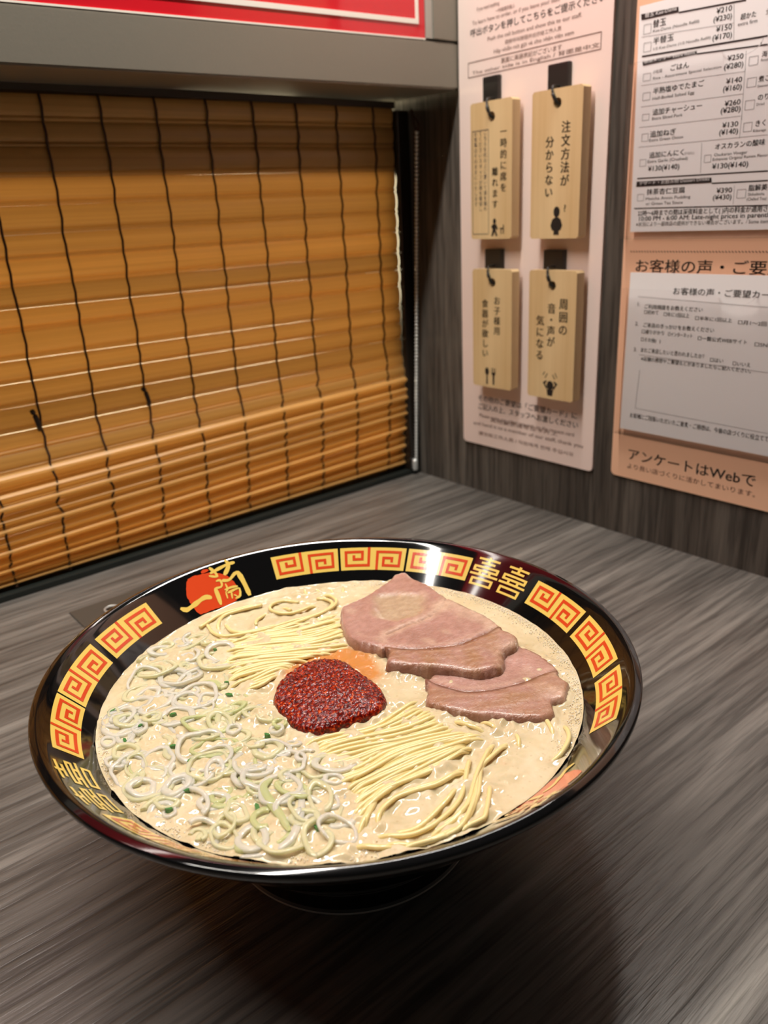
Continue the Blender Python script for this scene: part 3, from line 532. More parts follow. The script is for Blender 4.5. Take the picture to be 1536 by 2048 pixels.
PROF2 = [(0, -.0002), (.08, -.0010), (.22, -.0036), (.36, -.0042), (.50, -.0032), (.72, -.0010), (.80, -.0002), (.86, -.0012), (.93, -.0012), (1, 0)]
inv = np.array(bl.location)
rs = random.Random(3)
for i in range(len(edges)-1):
    zt, zb = edges[i], edges[i+1]; H = zt-zb
    leak = .00024 if i in (8, 10, 11, 12, 13) else .00004; js = rs.uniform(-.0012, .0012)
    prof = PROF2 if zt < .09 else PROF
    tilt = (.0014 if i % 2 else -.0014) if zt < .09 else rs.uniform(-.0003, .0003)
    v = []
    for x in (X0, X1):
        for s, back in ((0, 0), (1, .0009)):
            for t, dy in prof:
                z = zt-leak-(H-leak)*t; zc = z+(slope(z)+js)*(x-.12)
                y = CY+sway(z)+dy*(1 if zt > .09 else .9)+tilt*(t-.5)*2+back
                v.append(np.array((x, y, max(zc, .0048)))-inv)
    n = len(prof); f = []
    for k in range(n-1):
        f.append((k, k+1, 2*n+k+1, 2*n+k)); f.append((n+k+1, n+k, 3*n+k, 3*n+k+1))
    f.append((0, 2*n, 3*n, n)); f.append((n-1, 2*n-1, 4*n-1, 3*n-1))
    f.append(tuple(range(n))[::-1]+tuple(range(n, 2*n))); f.append(tuple(range(2*n, 3*n))+tuple(range(4*n-1, 3*n-1, -1)))
    o = pyd('slat', v, f, bl, M['bamboo'], True)
    o.data.set_sharp_from_angle(angle=.7)
kx = 0
for k in range(-14, 9):
    xk = -.0005+.0363*k
    if xk > X1-.01 or xk < -.52: continue
    path = []
    for i, ze in enumerate(edges):
        j = .0005*math.sin(i*1.7+k*2.1)+rs.uniform(-.0005, .0005)
        z = ze+slope(ze)*(xk-.12)
        path.append((xk+j*(2.0 if ze < .12 else .6), CY+sway(ze)-.0012, max(z, .0055)))
        if i < len(edges)-1:
            zm = (ze+edges[i+1])/2; path.append((xk+j*.6, CY+sway(zm)-(.0029 if ze > .09 else .0034), max(zm+slope(zm)*(xk-.12), .0055)))
    p = catmull(path, .004); v, f = tube(p, .0008, 6)
    pyd('cord', np.array(v)-inv, f, bl, M['cord'], True)
for xk, za, zb in ((-.0035, .1200, .1072), (.0718, .1218, .1095)):
    p = catmull([(xk-.0012, CY-.002, za), (xk-.0005, CY-.0042, za-.003), (xk+.0006, CY-.0045, zb+.003), (xk+.0014, CY-.002, zb)], .001)
    v, f = tube(p, .0016, 8); pyd('clip', np.array(v)-inv, f, bl, M['clip'], True)

# ------------------------------------------------------------------ pull chain in the corner
pc = thing('pull_chain', 'silver ball pull chain hanging beside the right end of the bamboo blind', 'chain', (.317, .311, .0066))
a, b = np.array((.3165, .2958, .2850)), np.array((.3165, .3103, .0080))
n = 92; ico = bmesh.new(); bmesh.ops.create_icosphere(ico, subdivisions=2, radius=.00155)
iv = np.array([v.co[:] for v in ico.verts]); jf = [[v.index for v in f.verts] for f in ico.faces]; ico.free()
v = []; f = []
for k in range(n):
    c = a+(b-a)*k/(n-1); f += [tuple(len(v)+i for i in q) for q in jf]; v += list(iv+c-np.array(pc.location))
o = pyd('bead_string', v, f, pc, M['chrome'], True); o['kind'] = 'stuff'
p = catmull([(.3165, .3010, .302), (.3165, .2990, .297), (.3165, .2935, .291), (.3165, .2952, .286), (.3165, .2985, .290), (.3165, .3000, .297), (.3165, .3020, .302)], .001)
vv, ff = tube(p, .0007, 6); pyd('cord_loop', np.array(vv)-np.array(pc.location), ff, pc, M['cord'], True)
vv, ff = lathe([(0, .0), (.0024, .0), (.0026, .001), (.0026, .008), (.0018, .0105), (0, .0105)], 20)
pyd('chain_holder', np.array(vv)+np.array((.3145-.317, .3095-.311, -.0020)), ff, pc, M['chrome'], True)

# ------------------------------------------------------------------ call button let into the counter behind the bowl
cb = thing('call_button', 'flat dark call button plate on the counter behind the bowl', 'button', (.004, .251, 0))
fin('plate', hexa((-.0255, -.0135, .0001), (.0480, .0140, .0009), .0003), M['button'], cb)
vv, ff = lathe([(.0048, .0008), (.0050, .0018), (.0044, .0022), (.0040, .0018), (.0040, .0008)], 36); pyd('rim', np.array(vv)+np.array((-.004, -.003, 0)), ff, cb, M['chrome'], True)
vv, ff = lathe([(0, .0020), (.003, .0019), (.0039, .0016), (.0039, .0008)], 36); pyd('push_cap', np.array(vv)+np.array((-.004, -.003, 0)), ff, cb, M['hook'], True)
# ------------------------------------------------------------------ ramen bowl
bw = thing('ramen_bowl', 'wide black ramen bowl with yellow and red fret panels inside its rim', 'bowl')
mm = 1e-3
prof = [(0, 15), (25, 16), (42, 18.5), (54, 28), (66.2, 40), (76.2, 50), (84.2, 58), (92.2, 66), (98.2, 72), (101.8, 75.6), (102.9, 76.70), (103.05, 76.81), (104.25, 77.56), (104.4, 77.63), (104.65, 77.69), (104.8, 77.68), (104.95, 77.65), (106.25, 77.32), (106.4, 77.27), (106.75, 77.0), (106.95, 76.4), (106.8, 75.3), (105.0, 73.4), (103.2, 70.8), (100, 67.3), (92, 58.5), (82, 47), (71, 34.5), (60, 22.5), (53, 14.5), (50.2, 11), (49.2, 8), (48.8, 4), (48.6, 1.2), (46.0, 1.2), (44.5, 4), (0, 5)]
v, f = lathe([(r*mm, z*mm) for r, z in prof], 220)
o = pyd('body', v, f, bw, M['black_glaze'], True)
v, f = lathe([(r*mm, z*mm) for r, z in [(48.7, 1.25), (48.75, .5), (48.2, 0), (46.6, 0), (46.0, .5), (46.0, 1.25)]], 120, True)
pyd('foot_ring', v, f, bw, M['white_clay'], True)
RM = .0965
def wallpt(th, r, lift=.00012):
    """point on the sloping inner wall, th in degrees, r in metres"""
    a = math.radians(th); z = .062+(r-.0882)
    return ((r-lift*.7)*math.cos(a), (r-lift*.7)*math.sin(a), z+lift*.7)
class Deco:
    def __init__(s): s.v = []; s.f = []; s.mi = []
    def grid(s, th0, th1, r0, r1, mi, lift):
        n = max(1, int(abs(th1-th0)/1.0)); b = len(s.v)
        for i in range(n+1):
            t = th0+(th1-th0)*i/n; s.v.append(wallpt(t, r0, lift)); s.v.append(wallpt(t, r1, lift))
        for i in range(n): s.f.append((b+2*i, b+2*i+1, b+2*i+3, b+2*i+2)); s.mi.append(mi)
    def poly(s, pts, mi, lift):
        b = len(s.v); s.v += [wallpt(t, r, lift) for t, r in pts]; s.f.append(tuple(range(b, b+len(pts)))); s.mi.append(mi)
    def build(s, name, ms):
        o = pyd(name, s.v, s.f, bw, ms, False, s.mi); bm = bmesh.new(); bm.from_mesh(o.data)
        for fc in bm.faces:
            c = fc.calc_center_median(); fc.normal_update()
            if fc.normal.dot(Vector((-c.x, -c.y, .1))) < 0: fc.normal_flip()
        bm.to_mesh(o.data); bm.free(); return o
def fret(th_left, wd=18.8, ri=.0924, ro=.1006):
    """one yellow panel with a pair of red square spirals; th_left is its left end seen from the middle"""
    d = Deco(); th = lambda u: th_left-wd*u
    d.grid(th(0), th(1), ri, ro, 0, .00012)
    hw = .052
    path = [(.435, 1.0), (.435, .20), (.085, .20), (.085, .80), (.335, .80), (.335, .47), (.205, .47), (.205, .60)]
    for flip in (0, 1):
        P = [((1-u, 1-v_) if flip else (u, v_)) for u, v_ in path]
        hu = .021; hv = .058
        for (a, b), (c, e) in zip(P[:-1], P[1:]):
            u0, u1 = min(a, c)-hu, max(a, c)+hu; v0, v1 = max(0, min(b, e)-hv), min(1, max(b, e)+hv)
            d.grid(th(u0), th(u1), ri+(ro-ri)*v0, ri+(ro-ri)*v1, 1, .00022)
    d.build('fret_panel', [M['gold'], M['vermilion']])
def happiness(th_left, wd=18.8, ri=.0914, ro=.1022):
    d = Deco()
    H = lambda u0, u1, v: ((u0, u1), (v-.034, v+.034)); V = lambda u, v0, v1: ((u-.045, u+.045), (v0, v1))
    S = [H(.14, .86, .915), H(.26, .74, .785), V(.5, .75, 1.0), H(.06, .94, .655), V(.10, .535, .655), V(.90, .535, .655), H(.06, .94, .535), V(.33, .41, .535), V(.67, .41, .535), H(0, 1, .405), H(.10, .90, .265), V(.14, .05, .265), V(.86, .05, .265), H(.10, .90, .085)]
    for g in (0, 1):
        for (u0, u1), (v0, v1) in S:
            a = th_left-wd*(.01+.5*g+.47*u0); b = th_left-wd*(.01+.5*g+.47*u1)
            d.grid(a, b, ri+(ro-ri)*v0, ri+(ro-ri)*v1, 0, .00015)
    d.build('double_happiness', [M['gold']])
def emblem(off):
    d = Deco(); sh = lambda P: [(t+off, r*mm) for t, r in P]
    D = sh(EM_DISC); c = (sum(t for t, _ in D)/len(D), sum(r for _, r in D)/len(D))
    b = len(d.v); d.v.append(wallpt(*c, .00012))
    R2 = random.Random(5); ring = []
    for i in range(len(D)):
        t0, r0 = D[i]; t1, r1 = D[(i+1) % len(D)]
        for k in range(4): ring.append((t0+(t1-t0)*k/4+R2.uniform(-.12, .12), r0+(r1-r0)*k/4+R2.uniform(-.0001, .0001)))
    n = len(ring); KR = 9
    for k in range(1, KR+1): d.v += [wallpt(c[0]+(t-c[0])*k/KR, c[1]+(r-c[1])*k/KR, .00012) for t, r in ring]
    for i in range(n): d.f.append((b, b+1+i, b+1+(i+1) % n)); d.mi.append(1)
    for k in range(KR-1):
        for i in range(n): d.f.append((b+1+k*n+i, b+1+k*n+n+i, b+1+k*n+n+(i+1) % n, b+1+k*n+(i+1) % n)); d.mi.append(1)
    d.poly(sh(EM_FLECK), 1, .00012)
    for k, (S, wd) in enumerate(EM_STROKES):
        P = catmull([np.array((t+off, r*mm, 0)) for t, r in S], .5); n = len(P); b = len(d.v)
        for i, p in enumerate(P):
            t = P[min(i+1, n-1)]-P[max(i-1, 0)]; q = np.array((t[0]*math.pi/180*RM, t[1]*1.41)); q /= np.linalg.norm(q)+1e-9
            hw = wd*1.35*mm/2*(1.0 if 0 < i < n-1 else .55)*(1+.15*math.sin(i*.9+k))
            nx, ny = -q[1]*hw, q[0]*hw
            for s_ in (1, -1): d.v.append(wallpt(p[0]+s_*nx/RM*180/math.pi, p[1]+s_*ny/1.41, .00022+.00001*k))
        for i in range(n-1): d.f.append((b+2*i, b+2*i+1, b+2*i+3, b+2*i+2)); d.mi.append(0)
    d.build('brush_emblem', [M['gold'], M['vermilion']])
for th in (72.4, 52.9, 33.4, -6.5, -27.0, -47.8, 168.5, 149.2, 128.5, 230.0, 249.4, 210.5): fret(th)
happiness(14.2); happiness(190.0)
emblem(0); emblem(180)

# ------------------------------------------------------------------ soup, noodles and toppings
ZS = .0622
def W(pts, z=0): return [np.array((a*1e-4, b*1e-4, z)) for a, b in pts]
rn = random.Random(11)
N = 401; G = np.zeros((N, N)); EXT = .0925
def ij(x, y): return (y+EXT)/(2*EXT)*(N-1), (x+EXT)/(2*EXT)*(N-1)
def stamp(x, y, rad, h):
    i, j = ij(x, y); k = int(rad/(2*EXT)*(N-1))+1
    i0, j0 = int(round(i)), int(round(j))
    a, b = max(0, i0-k), min(N, i0+k+1); c, d = max(0, j0-k), min(N, j0+k+1)
    if a < b and c < d: G[a:b, c:d] = np.maximum(G[a:b, c:d], h)
NR = .00082
def noodle(pts, label, group, z0=.0002, dip=(1, 1), rad=NR, wob=.00025):
    p = catmull(pts, .0011); n = len(p)
    ph = rn.uniform(0, 6); fr = rn.uniform(.10, .22)
    rr = np.hypot(p[:, 0], p[:, 1]); k = rr > .0865
    p[k, :2] *= (.0865/rr[k])[:, None]
    s = np.arange(n)/max(1, n-1)
    z = ZS+z0+wob*np.sin(np.arange(n)*fr+ph)
    L = n*.0011
    if dip[0]: z -= .0030*np.clip(1-s*L/.0055, 0, 1)**2
    if dip[1]: z -= .0030*np.clip(1-(1-s)*L/.0055, 0, 1)**2
    p[:, 2] = z
    v, f = tube(p, rad*rn.uniform(.92, 1.06), 8, True, .92)
    o = pyd('noodle', v, f, None, M['noodle'], True); tag(o, label, 'noodle', group)
    for q in p:
        if q[2]+NR > ZS: stamp(q[0], q[1], .0007, 1.0)
def between(gs, n, jit, label, group, **kw):
    """n strands spread across a family of guide curves"""
    gs = [catmull(W(g), .001) for g in gs]
    def res(c, k=14):
        idx = np.linspace(0, len(c)-1, k); return np.array([[np.interp(i, np.arange(len(c)), c[:, d]) for d in range(3)] for i in idx])
    gs = [res(g) for g in gs]
    for i in range(n):
        t = (i+rn.uniform(-.2, .2))/(n-1)*(len(gs)-1); t = min(max(t, 0), len(gs)-1.001); a = int(t); u = t-a
        c = gs[a]*(1-u)+gs[a+1]*u
        lo = rn.uniform(0, .10); hi = 1-rn.uniform(0, .08)
        idx = np.linspace(lo*13, hi*13, 9); c = np.array([[np.interp(k, np.arange(14), c[:, d]) for d in range(3)] for k in idx])
        off = rn.uniform(-jit, jit); ph = rn.uniform(0, 6)
        for k in range(len(c)):
            d = c[min(k+1, len(c)-1)]-c[max(k-1, 0)]; nrm = np.array((-d[1], d[0], 0)); nrm /= np.linalg.norm(nrm)+1e-9
            c[k] += nrm*(off+.0004*math.sin(k*.8+ph))
        k3 = ('far edge', 'middle', 'near edge')[min(2, 3*i//n)]; noodle(c, label+', '+k3, group+', '+k3, z0=rn.uniform(.0001, .0011), **kw)
between(UPPER, 27, .0006, 'thin yellow noodle in the combed bundle behind the red sauce', 'noodles behind the red sauce')
between(UPPER[:3], 9, .0006, 'thin yellow noodle in the combed bundle behind the red sauce', 'noodles behind the red sauce')
between(UPPER[:5], 9, .0008, 'thin yellow noodle in the combed bundle behind the red sauce', 'noodles behind the red sauce', wob=.0004)
LOOP_LABEL = ('noodle rising from the scallions towards the emblem in a wide bend', 'longest looped noodle, circling from the scallions round to the pork', 'short curve lying inside the left bend of the longest looped noodle', 'small closed curl near the far rim between the emblem and the pork',
    'bent noodle end pointing at the scallions inside the big loop', 'tiny noodle hook inside the small closed curl', 'noodle turning back beside the pork at the far end of the loops', 'straight noodle just in front of the emblem', 'noodle lying between the loops and the combed bundle')
for g, lb in zip(LOOPS[:9], LOOP_LABEL): noodle(W(g), lb, 'looped noodles by the emblem', z0=.0011, dip=(0, 1))
for g in LOOPS[9:]: noodle(W(g), 'short noodle end breaking the broth at the far rim', 'noodle ends at the far rim', z0=-.0001, dip=(0, 1))
between(LOWER, 28, .0006, 'thin yellow noodle fanning out in front of the red sauce', 'noodles in front of the red sauce')
between(LOWER[2:], 8, .0010, 'thin yellow noodle fanning out in front of the red sauce', 'noodles in front of the red sauce', wob=.0004)
LOOSE_LABEL = ('noodle at the near end of the front bundle bending to the near rim', 'hooked noodle curling back below the front bundle', 'long noodle looping along the near rim and up towards the pork', 'noodle sweeping up from the near rim beside the front bundle',
    'outermost long noodle sweeping from the near rim towards the clear broth', 'lone noodle standing apart in the clear broth', 'noodle lying flat along the near rim under the other loose noodles', 'faint short noodle in the clear broth below the front pork slice',
    'arched noodle against the lower edge of the front pork slice', 'curled noodle hugging the right rim below the pork', 'small kinked noodle on top of the front bundle', 'noodle crossing the open loop at the near rim',
    'lowest noodle lying along the near rim', 'short noodle end between the scallions and the near rim', 'short noodle end poking out below the front pork slice', 'noodle end at the top of the front bundle touching the pork')
for g, lb in zip(LOOSE, LOOSE_LABEL):
    noodle(W(g), lb, 'loose noodles at the near right', z0=.0009, dip=(1, 1))
    if len(g) > 4 and g is not LOOSE[2]: noodle([p+np.array((.0018, .0006, 0)) for p in W(g)], 'twin of '+lb.replace(' the ', ' ', 1), 'loose noodles at the near right', z0=.0005)

# pork
def inside(P, poly):
    x, y = P[:, 0], P[:, 1]; r = np.zeros(len(P), bool); n = len(poly)
    for i in range(n):
        (x0, y0), (x1, y1) = poly[i], poly[(i+1) % n]
        c = ((y0 > y) != (y1 > y)) & (x < (x1-x0)*(y-y0)/((y1-y0) if y1 != y0 else 1e-12)+x0); r ^= c
    return r
def pldist(P, line, closed=False):
    d = np.full(len(P), 9.); n = len(line)
    for i in range(n if closed else n-1):
        a, b = np.array(line[i]), np.array(line[(i+1) % n]); ab = b-a
        t = np.clip(((P-a)@ab)/(ab@ab+1e-15), 0, 1); d = np.minimum(d, np.linalg.norm(P-a-t[:, None]*ab, axis=1))
    return d
def lump(P, s, seed):
    q = np.random.RandomState(seed); o = np.zeros(len(P))
    for k in range(6):
        a = q.uniform(0, 6.28); fr = s*q.uniform(.6, 1.8); o += np.sin(fr*(P[:, 0]*math.cos(a)+P[:, 1]*math.sin(a))+q.uniform(0, 6))
    return o/6
def slab(name, pts, parent, m, step, topf, zbot, tintf=None, rnd=.0016, join=None):
    """solid slab over an outline: top height from topf, rounded rim, flat underside"""
    bd = catmull([np.array((a*1e-4, b*1e-4, 0)) for a, b in pts+[pts[0]]], step)[:-1, :2]
    lo, hi = bd.min(0), bd.max(0)
    gx, gy = np.meshgrid(np.arange(lo[0], hi[0], step), np.arange(lo[1], hi[1], step)); g = np.stack([gx.ravel(), gy.ravel()], 1)
    g = g+np.random.RandomState(1).uniform(-.25, .25, g.shape)*step
    g = g[inside(g, bd)]; g = g[pldist(g, bd, True) > step*.6]
    A = np.vstack([bd, g]); n0 = len(bd)
    vv, _, ff, *_ = delaunay_2d_cdt([Vector(p) for p in A], [(i, (i+1) % n0) for i in range(n0)], [], 1, 1e-7)
    P = np.array([v[:] for v in vv]); d = pldist(P, bd, True)
    e = np.clip(d/rnd, 0, 1); rim = np.sqrt(np.clip(1-(1-e)**2, 0, 1))
    if join is not None: rim = np.maximum(rim, .90*np.clip(1.5-pldist(P, join)/.003, 0, 1))
    top = topf(P, d); zb = zbot if np.isscalar(zbot) else zbot(P)
    z = zb+(top-zb)*(.25+.75*rim)
    n = len(P); v = [(*P[i], z[i]) for i in range(n)]+[(*P[i], (zb if np.isscalar(zb) else zb[i])) for i in range(n)]
    f = [tuple(q) for q in ff]+[tuple(i+n for i in q[::-1]) for q in ff]
    cnt = {}
    for q in ff:
        for i in range(len(q)): cnt[(q[i], q[(i+1) % len(q)])] = 1
    for a, b in list(cnt):
        if (b, a) not in cnt: f.append((b, a, a+n, b+n))
    base = np.array(parent.location) if parent else np.zeros(3)
    o = pyd(name, np.array(v)-base, f, parent, m, True)
    if tintf is not None:
        c = tintf(P, d); at = o.data.color_attributes.new('tint', 'FLOAT_COLOR', 'POINT')
        full = np.ones((2*n, 4)); full[:n, :3] = c; full[n:, :3] = c*.8; at.data.foreach_set('color', full.ravel())
    for p in P[::2]: stamp(p[0], p[1], .0008, 1.0)
    return o
LEAN = np.array((.43, .235, .185)); FAT = np.array((.66, .47, .35)); BARK = np.array((.33, .175, .095)); DARK = np.array((.16, .06, .04)); PINK = np.array((.50, .285, .235))
def mixv(a, b, t): return a*(1-t[:, None])+b*t[:, None]
def w2(p): return [(a*1e-4, b*1e-4) for a, b in p]
seam1 = w2(SEAM1); pool = w2(POOL1)
def tint_lean(seed, seam=None, pl=None, join=None):
    def fn(P, d):
        c = mixv(np.tile(LEAN, (len(P), 1)), PINK, np.clip(.5+.8*lump(P, 260, seed), 0, 1))
        c = mixv(c, FAT, np.clip(1.2*lump(P, 420, seed+1)-.35, 0, .5))
        c = mixv(c, BARK, np.clip(1-d/.0022, 0, 1)*.75)
        if seam is not None:
            s = pldist(P, seam); c = mixv(c, FAT, np.clip(1-s/.0042, 0, 1)*.9); c = mixv(c, DARK, np.clip(1-s/.0007, 0, 1)*.6); s = pldist(P, w2(FATBAND)); c = mixv(c, FAT, np.clip(1.1-s/.0065+.5*lump(P, 500, 21), 0, .75))
        if join is not None:
            s = pldist(P, join); c = mixv(c, DARK, np.clip(1.15-s/.0013, 0, .85)); c = mixv(c, FAT, np.clip(1-np.abs(s-.0030)/.0016, 0, 1)*.35)
        if pl is not None:
            s = pldist(P, pl, True)*np.where(inside(P, pl), -1, 1); c = mixv(c, np.array((.54, .41, .26)), np.clip(.5-s/.0060+.5*lump(P, 500, 3), 0, .8))
        return c
    return fn
def tint_strip(seed):
    def fn(P, d):
        q = P-P.mean(0); u, s, vt = np.linalg.svd(q, full_matrices=False); a = q@vt[0]; b = q@vt[1]
        a /= np.abs(a).max(); 
        if vt[0][0] < 0: a = -a
        c = mixv(np.tile(BARK*1.15, (len(P), 1)), LEAN, np.clip(.5+lump(P, 500, seed), 0, 1))
        c = mixv(c, FAT, np.clip(.8*np.sin(b*1500+lump(P, 160, seed)*4)-.35, 0, .45)*.7)
        c = mixv(c, FAT, np.clip((a-.35)*2, 0, 1)*np.clip(.5+lump(P, 300, seed+4)*2, .2, .9))
        c = mixv(c, DARK, np.clip(1.2-d/.0013, 0, 1)*.75)
        return c
    return fn
pf = thing('pork_slice', 'front slice of braised pork lying low in the broth by the right rim', 'pork slice', (.06, .0, ZS), 'two pork slices on the noodles')
slab('lean_part', P2, pf, M['pork'], .0011, lambda P, d: ZS+.0014+.0004*lump(P, 300, 3), ZS-.004, tint_lean(31, None, None, w2(P2[3:10])), .0012, w2(P2[3:10]))
slab('belly_strip', P2B, pf, M['pork'], .0011, lambda P, d: ZS+.0026+.0005*lump(P, 400, 5), ZS-.004, tint_strip(41), .0024, w2(P2[3:10]))
pb = thing('pork_slice', 'back slice of braised pork with broth pooled on it near the far rim', 'pork slice', (.04, .05, ZS), 'two pork slices on the noodles')
def top1(P, d):
    s = pldist(P, pool, True)*np.where(inside(P, pool), -1, 1)
    return ZS+.0042+.0006*lump(P, 220, 8)-.0012*np.clip(.5-s/.003, 0, 1)-.0007*np.clip(1-pldist(P, seam1)/.0008, 0, 1)
slab('lean_part', P1, pb, M['pork'], .0011, top1, ZS-.003, tint_lean(51, seam1, pool, w2(P1[12:17])), .0020, w2(P1[12:17]))
slab('belly_strip', P1B, pb, M['pork'], .0011, lambda P, d: ZS+.0050+.0006*lump(P, 380, 9), ZS-.003, tint_strip(61), .0030, w2(P1[12:17]))

# red chili sauce: a mound of coarse paste
sc_pts = w2(SAUCE)
def tops(P, d):
    q = np.random.RandomState(4); return ZS+.0006+.0048*np.sqrt(np.clip(1-(1-np.clip(d/.016, 0, 1))**2, 0, 1))+.00045*lump(P, 1500, 2)+.0004*lump(P, 3200, 6)+q.uniform(-.00022, .00022, len(P))
o = slab('red_sauce', SAUCE, None, M['sauce'], .00055, tops, ZS-.002, None, .0012)
tag(o, 'glossy mound of coarse red chili sauce in the middle of the noodles', 'sauce')

# scallions
SG = {'w': ('scallion_white', 'white scallion ring floating in the chopped scallions', 'white scallion rings'),
      'y': ('scallion_yellow', 'pale yellow scallion ring floating in the chopped scallions', 'pale yellow scallion rings'),
      'g': ('scallion_pale', 'bright green scallion ring floating in the chopped scallions', 'bright green scallion rings'),
      'd': ('scallion_green', 'tiny dark green scallion scrap floating in the chopped scallions', 'dark green scallion scraps')}
def ring(kind, x, y, r, z=.0004, label=None, arc=1.0, squash=None, tilt=None):
    q = squash or rn.uniform(.55, 1.0); a0 = rn.uniform(0, 6.28); tl = tilt if tilt is not None else rn.uniform(-.5, .5); ta = rn.uniform(0, 6.28)
    h = rn.uniform(.0011, .0019); t = rn.uniform(.0005, .0011) if r > .004 else r*.24
    n = 30; wob = [rn.uniform(-.07, .07) for _ in range(4)]
    if r > .005: h *= .85
    sec = [(-.5, -.5), (.5, -.5), (.62, 0), (.5, .5), (-.5, .5), (-.62, 0)]
    v = []; f = []; k = len(sec); nn = n if arc >= 1 else int(n*arc)
    for i in range(nn+(0 if arc >= 1 else 1)):
        a = 2*math.pi*i/n; rr = r*(1+wob[0]*math.cos(2*a)+wob[1]*math.sin(3*a)+wob[2]*math.cos(5*a))
        for sr, sh in sec:
            e = rr+sr*t*2; px, py = e*math.cos(a), e*q*math.sin(a)
            X = px*math.cos(a0)-py*math.sin(a0); Y = px*math.sin(a0)+py*math.cos(a0)
            zt = (X*math.cos(ta)+Y*math.sin(ta))*math.tan(tl)*.5
            v.append((x+X, y+Y, ZS+z+sh*h+zt))
    m_ = nn if arc >= 1 else nn
    for i in range(m_):
        j = (i+1) % nn if arc >= 1 else i+1
        for c in range(k): f.append((i*k+c, j*k+c, j*k+(c+1) % k, i*k+(c+1) % k))
    if arc < 1: f.append(tuple(range(k))[::-1]); f.append(tuple(nn*k+c for c in range(k)))
    V = np.array(v); rad = np.hypot(V[:, 0], V[:, 1]).max()
    if rad > .0868: V[:, :2] *= .0868/rad
    mname, lab, grp = SG[kind]
    o = pyd('scallion_ring', V, f, None, M[mname], True)
    cx_, cy_ = V[:, 0].mean(), V[:, 1].mean()
    spot = 'beside the red sauce' if math.hypot(cx_-.0015, cy_-.0095) < .034 else 'against the left rim' if math.hypot(cx_, cy_) > .062 and cx_ < -.045 else 'by the near rim' if cy_ < -.045 else 'in the middle of the scallion heap' if cx_ < -.035 else 'at the noodle side of the scallion heap'
    form = ('large ' if r > .0055 else 'small ' if r < .0032 else '')+lab.split(' floating')[0].replace('ring', 'ring' if arc >= 1 else 'curl')
    tag(o, label or form+' floating '+spot, 'scallion', None if label else form+'s '+spot)
    for p in V[::3]: stamp(p[0], p[1], .0006, .8)
labs = {0: 'largest white scallion ring, floating between the noodles and the scallion heap', 2: 'small thick yellow-green scallion ring near the left rim', 6: 'large upright white scallion ring leaning over a green strip', 9: 'white scallion loop clinging to the left wall of the bowl'}
for i, (k, x, y, r) in enumerate(RINGS): ring(k, x*1e-4, y*1e-4, r*mm*.92, .0007, labs.get(i), squash=.88 if i in (0, 1, 6) else None, tilt=.12 if i == 0 else None)
def strip(pts, mname, label, h, t, z):
    p = catmull(W(pts), .001); p[:, 2] = ZS+z; v = []; f = []
    for i in range(len(p)):
        d = p[min(i+1, len(p)-1)]-p[max(i-1, 0)]; nrm = np.array((-d[1], d[0], 0)); nrm /= np.linalg.norm(nrm)
        e = math.sin(math.pi*(i+.6)/(len(p)+.2))**.4
        for s, q in ((-.5, -.5), (.5, -.5), (.6, 0), (.5, .5), (-.5, .5), (-.6, 0)): v.append(p[i]+nrm*s*t*e+np.array((0, 0, q*h*e)))
    for i in range(len(p)-1):
        for c in range(6): f.append((i*6+c, i*6+(c+1) % 6, (i+1)*6+(c+1) % 6, (i+1)*6+c))
    f.append(tuple(range(6))); f.append(tuple((len(p)-1)*6+c for c in range(6))[::-1])
    o = pyd('scallion_strip', v, f, None, M[mname], True); tag(o, label, 'scallion')
    for q in p: stamp(q[0], q[1], .001, .9)
strip(GSTRIP, 'scallion_pale', 'curved green scallion strip lying in the near half of the scallions', .0016, .0026, .0010)
strip(WSTRIP, 'scallion_white', 'long greyish white scallion strip curving towards the near rim', .0014, .0022, .0006)
strip(WSTRIP2, 'scallion_white', 'straight white scallion strip beside the largest ring', .0012, .0016, .0008)
zone = w2(SCZONE); lo = np.min(zone, 0); hi = np.max(zone, 0); made = []
kinds = 'wwwwwwyyyyyg'
while len(made) < 160:
    x, y = rn.uniform(lo[0], hi[0]), rn.uniform(lo[1], hi[1])
    if not inside(np.array([[x, y]]), zone)[0]: continue
    r = rn.choice((.0024, .003, .0038, .0045, .0052, .006, .007, .008))
    if any((x-a)**2+(y-b)**2 < (.42*(r+c))**2 for a, b, c in made) and rn.random() < .6: continue
    made.append((x, y, r)); k = rn.choice(kinds)
    full = rn.random() < .6; z_ = rn.uniform(-.0007, .0008)
    ring(k, x, y, r, z_, arc=1.0 if full else rn.uniform(.3, .75))
def scrap(x, y, s):
    a = rn.uniform(0, 6.28); c, d = math.cos(a), math.sin(a); L, B, H = s, s*.45, .0006
    P = [(-L, -B*.4), (-L*.3, -B), (L*.6, -B*.8), (L, 0), (L*.5, B), (-L*.5, B*.8)]
    v = [(x+p*c-q*d, y+p*d+q*c, ZS+.0012) for p, q in P]+[(x+p*c*1.1-q*d*1.1, y+p*d*1.1+q*c*1.1, ZS-.0004) for p, q in P]
    f = [(0, 1, 2, 3, 4, 5), (11, 10, 9, 8, 7, 6)]+[(i, i+6, (i+1) % 6+6, (i+1) % 6) for i in range(6)]
    o = pyd('scallion_scrap', v, f, None, M['scallion_green']); tag(o, SG['d'][1], 'scallion', SG['d'][2])
k = 0
while k < 16:
    x, y = rn.uniform(lo[0], hi[0]), rn.uniform(lo[1], hi[1])
    if inside(np.array([[x, y]]), zone)[0]: scrap(x, y, rn.uniform(.0006, .0016)); k += 1

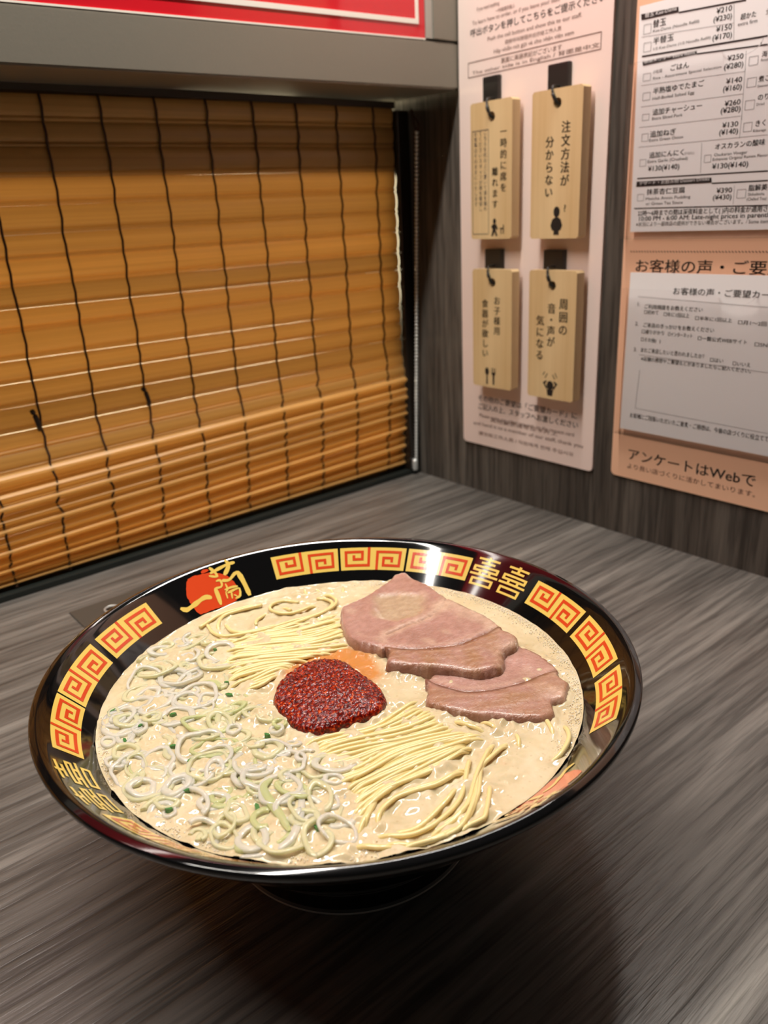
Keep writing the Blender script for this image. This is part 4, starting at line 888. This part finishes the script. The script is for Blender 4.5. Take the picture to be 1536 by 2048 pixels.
# broth: polar mesh whose surface climbs a little where something breaks it
def blur(A, s):
    k = np.exp(-.5*(np.arange(-3*int(s+1), 3*int(s+1)+1)/s)**2); k /= k.sum()
    A = np.apply_along_axis(lambda r: np.convolve(r, k, 'same'), 0, A); return np.apply_along_axis(lambda r: np.convolve(r, k, 'same'), 1, A)
px = 2*EXT/(N-1)
F = .00056*blur(G, .0006/px)+.00015*blur(G, .0022/px)
q = np.random.RandomState(9); nz = blur(q.normal(size=(N, N)), .0022/px); nz /= nz.std(); nz2 = blur(q.normal(size=(N, N)), .0009/px); nz2 /= nz2.std()
DEN = np.clip(blur(np.maximum(G, 0), .0035/px)*1.6, 0, 1); F += .00012*nz+.00004*nz2+DEN*(.00034*nz2+.00020*nz)
NR_, NT = 190, 560; RS = .0883
v = [(0, 0, ZS)]; rr = np.linspace(0, 1, NR_+1)[1:]**.8*RS; th = np.arange(NT)*2*math.pi/NT
RRR, TT = np.meshgrid(rr, th, indexing='ij'); X = RRR*np.cos(TT); Y = RRR*np.sin(TT); I, J = ij(X, Y)
i0 = np.clip(I.astype(int), 0, N-2); j0 = np.clip(J.astype(int), 0, N-2); a = I-i0; b = J-j0
H = F[i0, j0]*(1-a)*(1-b)+F[i0+1, j0]*a*(1-b)+F[i0, j0+1]*(1-a)*b+F[i0+1, j0+1]*a*b
Z = ZS-.0002+H+.0004*np.clip(1-(RS-RRR)/.0012, 0, 1)**2
Z = np.maximum(Z, RRR-.0882+.0620+.00008)
V = np.vstack([[(0, 0, ZS)], np.stack([X.ravel(), Y.ravel(), Z.ravel()], 1)])
idx = 1+np.arange(NR_*NT).reshape(NR_, NT)
f = [(0, int(idx[0, k]), int(idx[0, (k+1) % NT])) for k in range(NT)]
A0 = idx[:-1]; B0 = idx[1:]
Q = np.stack([A0, B0, np.roll(B0, -1, 1), np.roll(A0, -1, 1)], -1).reshape(-1, 4)
f += [tuple(r) for r in Q.tolist()]
o = pyd('pork_broth', V, f, None, M['soup'], True); tag(o, 'creamy beige pork broth filling the black ramen bowl', 'soup')
# froth along the right and left rim
oc = bmesh.new(); bmesh.ops.create_icosphere(oc, subdivisions=1, radius=1); ov = np.array([v_.co[:] for v_ in oc.verts]); of = [[v_.index for v_ in fc.verts] for fc in oc.faces]; oc.free()
v = []; f = []
for k in range(2600):
    t = rn.choice((rn.uniform(-75, 50), rn.uniform(-75, 50), rn.uniform(150, 250))); s = abs(rn.gauss(0, .0026)); r = RS-.0006-s; rad = rn.uniform(.00010, .00028)
    x, y = r*math.cos(math.radians(t)), r*math.sin(math.radians(t)); f += [tuple(len(v)+i for i in fc) for fc in of]; v += list(ov*rad+np.array((x, y, ZS+.00005)))
o = pyd('broth_froth', v, f, None, M['foam'], True); o['kind'] = 'stuff'; tag(o, 'fine pale froth of tiny bubbles along the rim of the broth', 'froth')
